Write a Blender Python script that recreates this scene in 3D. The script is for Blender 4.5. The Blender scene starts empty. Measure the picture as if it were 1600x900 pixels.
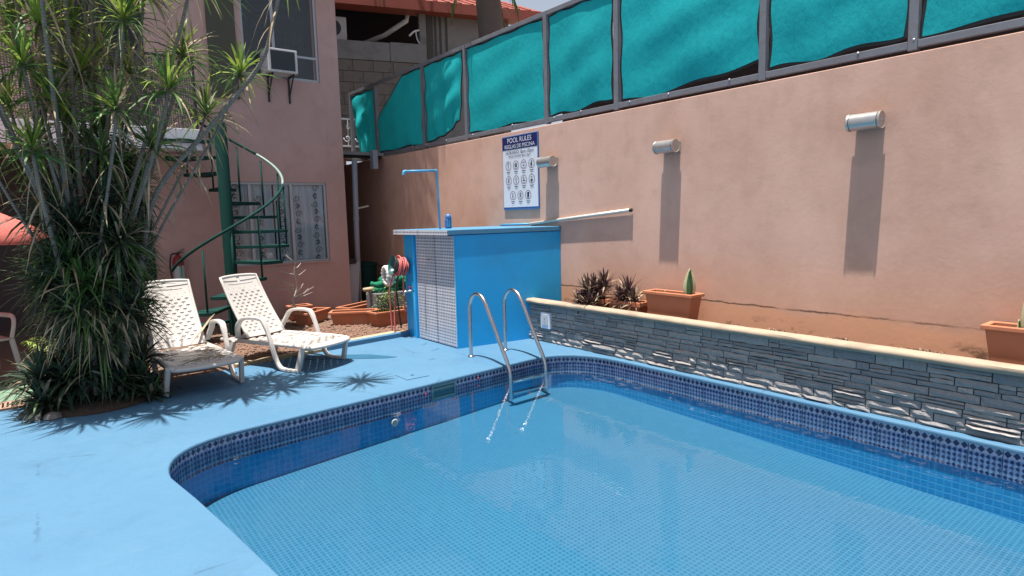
import bpy, bmesh, math, random
from mathutils import Vector, Matrix
random.seed(7)
SC = bpy.context.scene
COL = SC.collection
R = math.radians

# ------------------------------------------------------------------ camera
CAM_H = 1.65
cd = bpy.data.cameras.new('camera')
cd.sensor_width = 36.0
cd.lens = 36.0 * 970.0 / 1600.0
cd.clip_start = 0.05
cd.clip_end = 500.0
cam = bpy.data.objects.new('camera', cd)
COL.objects.link(cam)
r_, u_, b_ = Vector((.78893, -.61395, -.02542)), Vector((.09124, .07614, .99291)), Vector((-.60767, -.78566, .11608))
cam.matrix_world = Matrix(((r_.x, u_.x, b_.x, 0), (r_.y, u_.y, b_.y, 0), (r_.z, u_.z, b_.z, CAM_H), (0, 0, 0, 1)))
SC.camera = cam

# ------------------------------------------------------------------ sky, sun, exposure
LIGHT = Vector((.142, .036, -1.0)).normalized()          # the way sunlight travels: nearly straight down
w = bpy.data.worlds.new('World'); SC.world = w; w.use_nodes = True
nt = w.node_tree; nt.nodes.clear()
sky = nt.nodes.new('ShaderNodeTexSky'); sky.sky_type = 'NISHITA'; sky.sun_disc = False
sky.sun_elevation = math.asin(-LIGHT.z); sky.sun_rotation = math.atan2(-LIGHT.x, -LIGHT.y)
sky.air_density = 1.0; sky.dust_density = 4.5; sky.ozone_density = 1.0
bg = nt.nodes.new('ShaderNodeBackground'); bg.inputs['Strength'].default_value = 0.057
wo = nt.nodes.new('ShaderNodeOutputWorld')
# pale haze all round the horizon, fading into the blue overhead
tcw = nt.nodes.new('ShaderNodeTexCoord'); sp_ = nt.nodes.new('ShaderNodeSeparateXYZ'); nt.links.new(tcw.outputs['Generated'], sp_.inputs[0])
mr_ = nt.nodes.new('ShaderNodeMapRange'); mr_.interpolation_type = 'SMOOTHSTEP'; nt.links.new(sp_.outputs[2], mr_.inputs[0])
mr_.inputs[1].default_value = .15; mr_.inputs[2].default_value = .75; mr_.inputs[3].default_value = .85; mr_.inputs[4].default_value = 0.0
mx_ = nt.nodes.new('ShaderNodeMix'); mx_.data_type = 'RGBA'; nt.links.new(mr_.outputs[0], mx_.inputs[0]); nt.links.new(sky.outputs[0], mx_.inputs[6])
mx_.inputs[7].default_value = (5.4, 6.1, 7.2, 1)
nt.links.new(mx_.outputs[2], bg.inputs[0]); nt.links.new(bg.outputs[0], wo.inputs[0])
sl = bpy.data.lights.new('sun', 'SUN'); sl.energy = 5.0; sl.angle = R(0.55); sl.color = (1.0, .955, .89)
sun = bpy.data.objects.new('sun', sl); COL.objects.link(sun)
sun.rotation_euler = LIGHT.to_track_quat('-Z', 'Y').to_euler(); sun.location = (0, 0, 30)
vs = SC.view_settings
vs.view_transform = 'Standard'; vs.look = 'None'; vs.exposure = 0.88; vs.gamma = 1.0; vs.use_curve_mapping = False
SC.cycles.max_bounces = 5; SC.cycles.diffuse_bounces = 3; SC.cycles.glossy_bounces = 3; SC.cycles.transmission_bounces = 3; SC.cycles.transparent_max_bounces = 8; SC.cycles.caustics_refractive = False; SC.cycles.caustics_reflective = False

# ------------------------------------------------------------------ helpers
class MB:
    """collects faces; build() links them as one mesh object"""
    def __init__(s): s.v = []; s.f = []; s.m = []; s.mi = 0; s.uv = None
    def add(s, vs, fs):
        o = len(s.v); s.v += [tuple(p) for p in vs]
        for f in fs: s.f.append(tuple(o + i for i in f)); s.m.append(s.mi)
        return s
    def box(s, x0, x1, y0, y1, z0, z1):
        return s.add([(x0,y0,z0),(x1,y0,z0),(x1,y1,z0),(x0,y1,z0),(x0,y0,z1),(x1,y0,z1),(x1,y1,z1),(x0,y1,z1)],
                     [(0,3,2,1),(4,5,6,7),(0,1,5,4),(1,2,6,5),(2,3,7,6),(3,0,4,7)])
    def obox(s, c, ax, ay, az):
        c, ax, ay, az = Vector(c), Vector(ax), Vector(ay), Vector(az)
        P = [c + ax*i + ay*j + az*k for k in (-1,1) for i, j in ((-1,-1),(1,-1),(1,1),(-1,1))]
        return s.add(P, [(0,3,2,1),(4,5,6,7),(0,1,5,4),(1,2,6,5),(2,3,7,6),(3,0,4,7)])
    def beam(s, p0, p1, w, h, up=(0,0,1)):
        p0, p1 = Vector(p0), Vector(p1); d = p1 - p0; n = d.normalized(); upv = Vector(up)
        if abs(n.dot(upv)) > .98: upv = Vector((1,0,0))
        a = n.cross(upv).normalized(); b = a.cross(n).normalized()
        return s.obox((p0+p1)/2, d/2, a*w/2, b*h/2)
    def prism(s, poly, z0, z1):
        n = len(poly)
        return s.add([(p[0],p[1],z0) for p in poly] + [(p[0],p[1],z1) for p in poly],
                     [tuple(range(n-1,-1,-1)), tuple(range(n,2*n))] + [(i,(i+1)%n,n+(i+1)%n,n+i) for i in range(n)])
    def tube(s, pts, r, n=8, closed=False, flat=None):
        pts = [Vector(p) for p in pts]; N = len(pts)
        rs = r if isinstance(r, (list, tuple)) else [r]*N
        V = []; prev = None
        for i, p in enumerate(pts):
            if closed: t = pts[(i+1)%N] - pts[i-1]
            else: t = pts[min(i+1,N-1)] - pts[max(i-1,0)]
            t = t.normalized() if t.length > 1e-9 else Vector((0,0,1))
            if prev is None:
                q = Vector((0,0,1)) if abs(t.z) < .9 else Vector((1,0,0))
                a = t.cross(q).normalized()
            else:
                a = (prev - t*prev.dot(t)); a = a.normalized() if a.length > 1e-6 else prev
            prev = a; b = t.cross(a)
            for k in range(n):
                an = 2*math.pi*k/n
                V.append(p + a*math.cos(an)*rs[i] + b*math.sin(an)*rs[i]*(flat or 1))
        F = []
        for i in range(N if closed else N-1):
            j = (i+1) % N
            for k in range(n): F.append((i*n+k, i*n+(k+1)%n, j*n+(k+1)%n, j*n+k))
        if not closed: F += [tuple(range(n-1,-1,-1)), tuple((N-1)*n+k for k in range(n))]
        return s.add(V, F)
    def lathe(s, prof, c=(0,0,0), axis=(0,0,1), n=20, cap=True):
        c = Vector(c); ax = Vector(axis).normalized()
        q = Vector((0,0,1)) if abs(ax.z) < .9 else Vector((1,0,0))
        a = ax.cross(q).normalized(); b = ax.cross(a)
        V = [c + ax*h + (a*math.cos(2*math.pi*k/n) + b*math.sin(2*math.pi*k/n))*r for r, h in prof for k in range(n)]
        F = [(i*n+k, i*n+(k+1)%n, (i+1)*n+(k+1)%n, (i+1)*n+k) for i in range(len(prof)-1) for k in range(n)]
        if cap: F += [tuple(range(n-1,-1,-1)), tuple((len(prof)-1)*n+k for k in range(n))]
        return s.add(V, F)
    def grid(s, fn, nu, nv):
        V = [fn(i/nu, j/nv) for j in range(nv+1) for i in range(nu+1)]
        return s.add(V, [(j*(nu+1)+i, j*(nu+1)+i+1, (j+1)*(nu+1)+i+1, (j+1)*(nu+1)+i) for j in range(nv) for i in range(nu)])
    def mesh(s, name, mats, smooth=False, off=(0,0,0)):
        me = bpy.data.meshes.new(name)
        o = Vector(off)
        me.from_pydata([(p[0]-o.x, p[1]-o.y, p[2]-o.z) for p in s.v], [], s.f)
        for m in (mats if isinstance(mats, (list, tuple)) else [mats]): me.materials.append(m)
        if any(s.m): me.polygons.foreach_set('material_index', s.m)
        bm = bmesh.new(); bm.from_mesh(me); bmesh.ops.recalc_face_normals(bm, faces=bm.faces); bm.to_mesh(me); bm.free()
        if smooth: me.polygons.foreach_set('use_smooth', [True]*len(me.polygons))
        return me
    def build(s, name, mats, parent=None, smooth=False, bevel=0, angle=None, world=True):
        off = parent.location if (parent is not None and world and parent.parent is None) else Vector((0,0,0))
        if parent is not None and world and parent.parent is not None: off = parent.parent.location + parent.location
        me = s.mesh(name, mats, smooth, off)
        o = bpy.data.objects.new(name, me); COL.objects.link(o)
        if parent is not None: o.parent = parent
        if bevel:
            b = o.modifiers.new('bevel', 'BEVEL'); b.width = bevel; b.segments = 2; b.limit_method = 'ANGLE'; b.angle_limit = R(40)
        if angle is not None: smooth_by_angle(o, angle)
        return o

def smooth_by_angle(o, deg):
    me = o.data
    me.polygons.foreach_set('use_smooth', [True]*len(me.polygons))
    bm = bmesh.new(); bm.from_mesh(me)
    for e in bm.edges:
        if len(e.link_faces) == 2 and e.calc_face_angle(0) > R(deg): e.smooth = False
    bm.to_mesh(me); bm.free()

def tag(o, label=None, cat=None, group=None, kind=None):
    if label: o['label'] = label
    if cat: o['category'] = cat
    if group: o['group'] = group
    if kind: o['kind'] = kind
    return o
def thing(name, label, cat, loc=(0,0,0), rz=0, group=None):
    o = bpy.data.objects.new(name, None); COL.objects.link(o); o.empty_display_size = .1
    o.location = loc; o.rotation_euler = (0,0,rz)
    return tag(o, label, cat, group)
def link_copy(o, parent):
    c = o.copy(); COL.objects.link(c); c.parent = parent
    for ch in list(o.children): link_copy(ch, c)
    return c
def bez(p, n=10):
    p = [Vector(q) for q in p]; out = []
    for i in range(n+1):
        t = i/n; q = p[:]
        while len(q) > 1: q = [q[k].lerp(q[k+1], t) for k in range(len(q)-1)]
        out.append(q[0])
    return out
def crom(pts, n=6, closed=False):
    P = [Vector(p) for p in pts]; N = len(P); out = []
    rng = range(N) if closed else range(N-1)
    for i in rng:
        if closed: a, b, c, d = P[i-1], P[i], P[(i+1)%N], P[(i+2)%N]
        else: a, b, c, d = P[max(i-1,0)], P[i], P[i+1], P[min(i+2,N-1)]
        for k in range(n):
            t = k/n
            out.append(.5*((2*b) + (c-a)*t + (2*a-5*b+4*c-d)*t*t + (3*b-a-3*c+d)*t**3))
    if not closed: out.append(P[-1])
    return out

# ------------------------------------------------------------------ materials
class NT:
    def __init__(s, name):
        s.mat = bpy.data.materials.new(name); s.mat.use_nodes = True
        s.t = s.mat.node_tree; s.b = s.t.nodes['Principled BSDF']; s.out = s.t.nodes['Material Output']
        tc = s.t.nodes.new('ShaderNodeTexCoord'); s.obj = tc.outputs['Object']; s.uv = tc.outputs['UV']
        s.pos = s.t.nodes.new('ShaderNodeNewGeometry').outputs['Position']
    def n(s, typ, **kw):
        nd = s.t.nodes.new(typ)
        for k, v in kw.items(): setattr(nd, k, v)
        return nd
    def L(s, a, b): s.t.links.new(a, b)
    def val(s, inp, v):
        if hasattr(v, 'is_output'): s.L(v, inp)
        else: inp.default_value = v
    def math(s, op, a, b=0.0, c=0.0, clamp=False):
        nd = s.n('ShaderNodeMath', operation=op, use_clamp=clamp)
        s.val(nd.inputs[0], a); s.val(nd.inputs[1], b)
        if len(nd.inputs) > 2: s.val(nd.inputs[2], c)
        return nd.outputs[0]
    def vec(s, v, scale=(1,1,1), rot=(0,0,0), loc=(0,0,0)):
        m = s.n('ShaderNodeMapping'); s.L(v, m.inputs[0]); m.inputs['Scale'].default_value = scale
        m.inputs['Rotation'].default_value = rot; m.inputs['Location'].default_value = loc
        return m.outputs[0]
    def noise(s, v, scale=5, detail=4, rough=.55, dist=0):
        nd = s.n('ShaderNodeTexNoise'); s.L(v, nd.inputs['Vector'])
        nd.inputs['Scale'].default_value = scale; nd.inputs['Detail'].default_value = detail
        nd.inputs['Roughness'].default_value = rough; nd.inputs['Distortion'].default_value = dist
        return nd.outputs[0]
    def ramp(s, f, a, b, lo=0., hi=1.):
        nd = s.n('ShaderNodeMapRange', clamp=True); s.val(nd.inputs[0], f)
        nd.inputs[1].default_value = a; nd.inputs[2].default_value = b; nd.inputs[3].default_value = lo; nd.inputs[4].default_value = hi
        return nd.outputs[0]
    def mix(s, f, a, b, mode='MIX'):
        nd = s.n('ShaderNodeMix', data_type='RGBA', blend_type=mode, clamp_factor=True)
        s.val(nd.inputs[0], f)
        for i, c in ((6, a), (7, b)):
            if hasattr(c, 'is_output'): s.L(c, nd.inputs[i])
            else: nd.inputs[i].default_value = (c[0], c[1], c[2], 1)
        return nd.outputs[2]
    def sep(s, v):
        nd = s.n('ShaderNodeSeparateXYZ'); s.L(v, nd.inputs[0]); return nd.outputs
    def comb(s, x=0., y=0., z=0.):
        nd = s.n('ShaderNodeCombineXYZ'); s.val(nd.inputs[0], x); s.val(nd.inputs[1], y); s.val(nd.inputs[2], z); return nd.outputs[0]
    def bump(s, h, strength=.3, dist=.01):
        nd = s.n('ShaderNodeBump'); s.L(h, nd.inputs['Height']); nd.inputs['Strength'].default_value = strength; nd.inputs['Distance'].default_value = dist
        s.L(nd.outputs[0], s.b.inputs['Normal']); return nd.outputs[0]
    def col(s, c): s.val(s.b.inputs['Base Color'], c if hasattr(c, 'is_output') else (c[0], c[1], c[2], 1))
    def set(s, rough=.6, metal=0., spec=.5, **kw):
        s.val(s.b.inputs['Roughness'], rough); s.val(s.b.inputs['Metallic'], metal); s.val(s.b.inputs['Specular IOR Level'], spec)
        for k, v in kw.items(): s.val(s.b.inputs[k], v)

def M(name, c, rough=.6, var=.12, scale=6, bump=.15, bscale=80, metal=0, spec=.4, dirt=None, dirt_amt=.3, dist=.004):
    k = NT(name)
    f = k.noise(k.obj, scale, 5)
    col = k.mix(f, [x*(1-var) for x in c], [min(1, x*(1+var)) for x in c])
    if dirt: col = k.mix(k.ramp(k.noise(k.obj, scale*.7, 7, .65), .5, .72, 0, dirt_amt), col, dirt)
    k.col(col); k.set(k.ramp(f, .3, .7, rough*.88, min(1, rough*1.1)), metal, spec)
    if bump: k.bump(k.noise(k.obj, bscale, 4), bump, dist)
    return k.mat

def m_deck():
    k = NT('deck_paint')
    a = k.noise(k.pos, .55, 6, .6); b = k.noise(k.pos, 7, 5, .6); c = k.noise(k.pos, 45, 3)
    col = k.mix(k.ramp(a, .3, .7), (.064,.166,.276), (.084,.194,.306))
    col = k.mix(k.ramp(b, .52, .8, 0, .3), col, (.048,.138,.25))
    col = k.mix(k.ramp(c, .70, .78, 0, .45), col, (.035,.085,.15))
    st = k.noise(k.vec(k.pos, (1.2, 3.5, 1), (0,0,.3)), 2.2, 7, .7)
    col = k.mix(k.ramp(st, .56, .72, 0, .42), col, (.10,.195,.275))
    du = k.noise(k.vec(k.pos, (1,1,1), loc=(5,2,0)), 1.3, 8, .72)
    col = k.mix(k.ramp(du, .54, .68, 0, .30), col, (.055,.125,.20))
    ck = k.n('ShaderNodeTexVoronoi', feature='DISTANCE_TO_EDGE'); k.L(k.vec(k.pos, (1,1,1)), ck.inputs['Vector']); ck.inputs['Scale'].default_value = .55
    crk = k.math('MULTIPLY', k.ramp(k.math('ADD', ck.outputs['Distance'], k.math('MULTIPLY', k.math('SUBTRACT', k.noise(k.pos, 8, 5, .7), .5), .05)), .002, .006, 1, 0), k.ramp(k.noise(k.pos, .9, 2), .50, .58))
    col = k.mix(k.math('MULTIPLY', crk, .45), col, (.04,.09,.15))
    sp = k.noise(k.pos, 90, 2); col = k.mix(k.ramp(sp, .72, .76, 0, .5), col, (.22,.25,.26))
    k.col(col); k.set(k.ramp(b, .3, .7, .5, .72), 0, .35)
    k.bump(k.math('ADD', k.noise(k.pos, 30, 4), k.math('MULTIPLY', k.noise(k.pos, 140, 2), .5)), .35, .006)
    return k.mat
def m_stucco(name, c1, c2, low=None, streak=.35):
    k = NT(name)
    xyz = k.sep(k.pos)
    a = k.noise(k.pos, .8, 5, .62, .3); b = k.noise(k.pos, 3.5, 4, .6)
    col = k.mix(k.ramp(a, .34, .66), c1, c2)
    col = k.mix(k.ramp(b, .5, .75, 0, .32), col, [x*.70 for x in c1])
    s2 = k.noise(k.vec(k.pos, (7, 7, .12)), 2.1, 4, .6)
    col = k.mix(k.math('MULTIPLY', k.ramp(s2, .66, .78, 0, .45), k.ramp(xyz[2], 2.1, 2.85, 0, 1)), col, [x*.40 for x in c1])
    col = k.mix(k.ramp(k.noise(k.vec(k.pos, (1,1,.7), loc=(3,8,2)), 1.6, 7, .6), .52, .72, 0, .35), col, [min(1, c2[0]*1.12), min(1, c2[1]*1.16), min(1, c2[2]*1.18)])
    s = k.noise(k.vec(k.pos, (2.2, 2.2, .16)), 1.9, 6, .7)
    top = k.ramp(xyz[2], 1.6, 2.9, .15, 1)
    col = k.mix(k.math('MULTIPLY', k.ramp(s, .54, .80, 0, streak), top), col, [x*.42 for x in c1])
    if low:
        z = k.math('ADD', xyz[2], k.math('MULTIPLY', k.math('SUBTRACT', k.noise(k.pos, 2.3, 6, .65), .5), .22))
        col = k.mix(k.ramp(z, .64, .71, .9, 0), col, low)
        col = k.mix(k.ramp(z, .74, 1.25, .30, 0), col, low)
        # a cracked joint and damp dirt low on the wall
        zc = k.math('ADD', xyz[2], k.math('MULTIPLY', k.math('SUBTRACT', k.noise(k.pos, 6, 5, .7), .5), .05))
        line = k.ramp(k.math('ABSOLUTE', k.math('SUBTRACT', zc, .685)), .004, .012, 1, 0)
        gate = k.ramp(k.noise(k.vec(k.pos, (1,1.1,1)), 1.5, 4), .34, .50)
        col = k.mix(k.math('MULTIPLY', line, k.math('MULTIPLY', gate, .8)), col, (.06,.035,.022))
        d = k.noise(k.vec(k.pos, (1,1,1.6)), 3.1, 5, .7)
        col = k.mix(k.math('MULTIPLY', k.ramp(d, .55, .66), k.ramp(xyz[2], .50, .60, .75, 0)), col, (.07,.045,.03))
    k.col(col); k.set(.88, 0, .2)
    k.bump(k.math('ADD', k.noise(k.pos, 26, 4, .65), k.math('MULTIPLY', k.noise(k.pos, 2.5, 3), 2.0)), .14, .008)
    return k.mat
def m_mosaic(name, c, pitch, grout, var=.25, rot=0.0, gw=.09):
    """small square tiles with paler joints, from world position on the dominant plane given by (axis a, axis b)"""
    k = NT(name)
    return k
def tile_nodes(k, a, b, pitch, gw):
    fa = k.math('FRACT', k.math('DIVIDE', a, pitch)); fb = k.math('FRACT', k.math('DIVIDE', b, pitch))
    ea = k.math('MINIMUM', fa, k.math('SUBTRACT', 1., fa)); eb = k.math('MINIMUM', fb, k.math('SUBTRACT', 1., fb))
    g = k.ramp(k.math('MINIMUM', ea, eb), gw*.4, gw)          # 0 in the joint, 1 on the tile
    ia = k.math('FLOOR', k.math('DIVIDE', a, pitch)); ib = k.math('FLOOR', k.math('DIVIDE', b, pitch))
    wn = k.n('ShaderNodeTexWhiteNoise', noise_dimensions='2D'); k.L(k.comb(ia, ib), wn.inputs['Vector'])
    return g, wn.outputs['Value']
def m_pool_floor():
    k = NT('pool_floor_mosaic'); p = k.sep(k.pos)
    g, rnd = tile_nodes(k, p[0], p[1], .034, .22)
    base = k.mix(rnd, (.017,.092,.185), (.026,.117,.218))
    base = k.mix(k.ramp(k.noise(k.pos, .7, 5), .35, .68, 0, .5), base, (.034,.125,.20))
    col = k.mix(k.math('MULTIPLY', g, 1.), (.044,.156,.258), base)
    k.col(col); k.set(.35, 0, .4); k.bump(g, .3, .003)
    return k.mat
def m_pool_wall():
    k = NT('pool_wall_mosaic')
    uv = k.sep(k.uv)                       # u runs along the wall in metres, v is height in metres
    g, rnd = tile_nodes(k, uv[0], uv[1], .05, .13)
    base = k.mix(rnd, (.012,.27,.60), (.022,.32,.67))
    k.col(k.mix(g, (.06,.40,.72), base)); k.set(.35, 0, .4); k.bump(g, .3, .003)
    return k.mat
def diamond(k, u, v, pu, pv, r):
    fu = k.math('ABSOLUTE', k.math('SUBTRACT', k.math('FRACT', k.math('DIVIDE', u, pu)), .5))
    fv = k.math('ABSOLUTE', k.math('SUBTRACT', k.math('FRACT', k.math('DIVIDE', v, pv)), .5))
    return k.math('LESS_THAN', k.math('ADD', fu, fv), r)
def m_band():
    k = NT('waterline_tile')
    uv = k.sep(k.uv); u, v = uv[0], uv[1]
    top = k.math('GREATER_THAN', v, .155)
    d1 = diamond(k, u, k.math('SUBTRACT', v, .155), .05, .058, .45)
    d2 = diamond(k, u, v, .0333, .0388, .42)
    stripe = k.math('LESS_THAN', k.math('FRACT', k.math('DIVIDE', k.math('ADD', u, .0167), .0333)), .34)
    lowf = k.math('MAXIMUM', d2, k.math('MULTIPLY', stripe, .55))
    f = k.math('ADD', k.math('MULTIPLY', top, d1), k.math('MULTIPLY', k.math('SUBTRACT', 1., top), lowf))
    col = k.mix(f, k.mix(top, (.20,.27,.50), (.40,.41,.55)), (.010,.018,.085))
    col = k.mix(k.ramp(k.noise(k.pos, 9, 4), .5, .75, 0, .25), col, (.25,.30,.36))
    k.col(col); k.set(.12, 0, .6)
    return k.mat
def m_hut_tile():
    k = NT('hut_wall_tile')
    p = k.sep(k.pos); yv, z = p[1], p[2]
    fy = k.math('ABSOLUTE', k.math('SUBTRACT', k.math('FRACT', k.math('DIVIDE', yv, .040)), .5))
    fz = k.math('ABSOLUTE', k.math('SUBTRACT', k.math('FRACT', k.math('DIVIDE', z, .040)), .5))
    f = k.math('MULTIPLY', k.ramp(fy, .22, .30, 1, .18), k.ramp(fz, .20, .28, 1, .08))
    g, rnd = tile_nodes(k, yv, z, .20, .018)
    col = k.mix(f, (.74,.72,.74), (.055,.07,.13))
    col = k.mix(k.ramp(rnd, 0, 1, 0, .25), col, (.30,.31,.42))
    col = k.mix(g, (.34,.36,.44), col)
    k.col(col); k.set(.28, 0, .5); k.bump(g, .25, .002)
    return k.mat
def m_water():
    k = NT('pool_water')
    t = k.n('ShaderNodeBsdfTransparent'); t.inputs[0].default_value = (.89,.97,.988,1)
    gl = k.n('ShaderNodeBsdfGlossy'); gl.inputs['Roughness'].default_value = .015; gl.inputs[0].default_value = (1,1,1,1)
    fr = k.n('ShaderNodeFresnel'); fr.inputs[0].default_value = 1.33
    bp = k.n('ShaderNodeBump'); bp.inputs['Strength'].default_value = .045; bp.inputs['Distance'].default_value = .03
    h = k.math('ADD', k.noise(k.vec(k.pos, (1,1.4,1)), 5.5, 3, .5, .4), k.math('MULTIPLY', k.noise(k.pos, 17, 2, .5), .35))
    k.L(h, bp.inputs['Height']); k.L(bp.outputs[0], gl.inputs['Normal']); k.L(bp.outputs[0], fr.inputs['Normal'])
    mx = k.n('ShaderNodeMixShader'); k.L(fr.outputs[0], mx.inputs[0]); k.L(t.outputs[0], mx.inputs[1]); k.L(gl.outputs[0], mx.inputs[2])
    k.L(mx.outputs[0], k.out.inputs[0])
    return k.mat
def m_stone():
    k = NT('ledge_stone')
    oi = k.n('ShaderNodeObjectInfo').outputs['Random']
    a = k.mix(oi, (.23,.235,.25), (.44,.40,.375))
    a = k.mix(k.ramp(k.noise(k.pos, 9, 6, .65), .4, .7, 0, .5), a, (.34,.285,.25))
    a = k.mix(k.ramp(k.noise(k.pos, 30, 5, .7), .5, .75, 0, .5), a, (.16,.16,.17))
    k.col(a); k.set(.9, 0, .25)
    k.bump(k.math('ADD', k.noise(k.vec(k.pos, (1,.6,1.6)), 22, 7, .7), k.noise(k.pos, 70, 4)), .75, .012)
    return k.mat
def m_cloth(name, c, trans=.35):
    k = NT(name)
    p = k.sep(k.obj)
    wv = k.math('MULTIPLY', k.math('SINE', k.math('MULTIPLY', p[1], 900.)), k.math('SINE', k.math('MULTIPLY', p[2], 900.)))
    col = k.mix(k.noise(k.obj, 1.5, 5), [x*.82 for x in c], [min(1, x*1.12) for x in c])
    col = k.mix(k.ramp(k.noise(k.vec(k.obj, (1,9,.35)), 3, 5), .55, .8, 0, .35), col, [x*.6 for x in c])
    k.col(col); k.set(.75, 0, .25)
    tr = k.n('ShaderNodeBsdfTranslucent'); k.L(col, tr.inputs[0])
    mx = k.n('ShaderNodeMixShader'); mx.inputs[0].default_value = trans
    k.bump(k.noise(k.vec(k.obj, (1,2.2,1.2)), 7, 5, .6), .35, .02)
    k.L(k.b.outputs[0], mx.inputs[1]); k.L(tr.outputs[0], mx.inputs[2]); k.L(mx.outputs[0], k.out.inputs[0])
    return k.mat
def m_leaf(name, c1, c2, trans=.3, rough=.42):
    k = NT(name)
    col = k.mix(k.ramp(k.noise(k.obj, 5, 3), .35, .65), c1, c2)
    k.col(col); k.set(rough, 0, .45)
    tr = k.n('ShaderNodeBsdfTranslucent'); k.L(col, tr.inputs[0])
    mx = k.n('ShaderNodeMixShader'); mx.inputs[0].default_value = trans
    k.L(k.b.outputs[0], mx.inputs[1]); k.L(tr.outputs[0], mx.inputs[2]); k.L(mx.outputs[0], k.out.inputs[0])
    return k.mat
def m_glass():
    k = NT('window_glass')
    t = k.n('ShaderNodeBsdfTransparent'); t.inputs[0].default_value = (.93,.95,.96,1)
    gl = k.n('ShaderNodeBsdfGlossy'); gl.inputs['Roughness'].default_value = .03
    fr = k.n('ShaderNodeFresnel'); fr.inputs[0].default_value = 1.5
    mx = k.n('ShaderNodeMixShader'); k.L(fr.outputs[0], mx.inputs[0]); k.L(t.outputs[0], mx.inputs[1]); k.L(gl.outputs[0], mx.inputs[2])
    k.L(mx.outputs[0], k.out.inputs[0]); return k.mat
def m_net(name, c, pitch=.03, line=.22):
    k = NT(name); p = k.sep(k.obj)
    g, _ = tile_nodes(k, k.math('ADD', p[0], p[1]), p[2], pitch, line)
    t = k.n('ShaderNodeBsdfTransparent'); k.col(c); k.set(.7)
    mx = k.n('ShaderNodeMixShader'); k.L(g, mx.inputs[0]); k.L(k.b.outputs[0], mx.inputs[1]); k.L(t.outputs[0], mx.inputs[2])
    k.L(mx.outputs[0], k.out.inputs[0]); return k.mat
def m_stem():
    k = NT('cane_bark')
    p = k.sep(k.obj)
    ring = k.ramp(k.math('FRACT', k.math('ADD', k.math('MULTIPLY', p[2], 42.), k.noise(k.obj, 8, 2))), .0, .25)
    col = k.mix(k.noise(k.obj, 14, 5), (.14,.12,.10), (.30,.265,.225))
    col = k.mix(ring, (.11,.095,.08), col)
    k.col(col); k.set(.85, 0, .2); k.bump(ring, .5, .004); return k.mat

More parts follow.
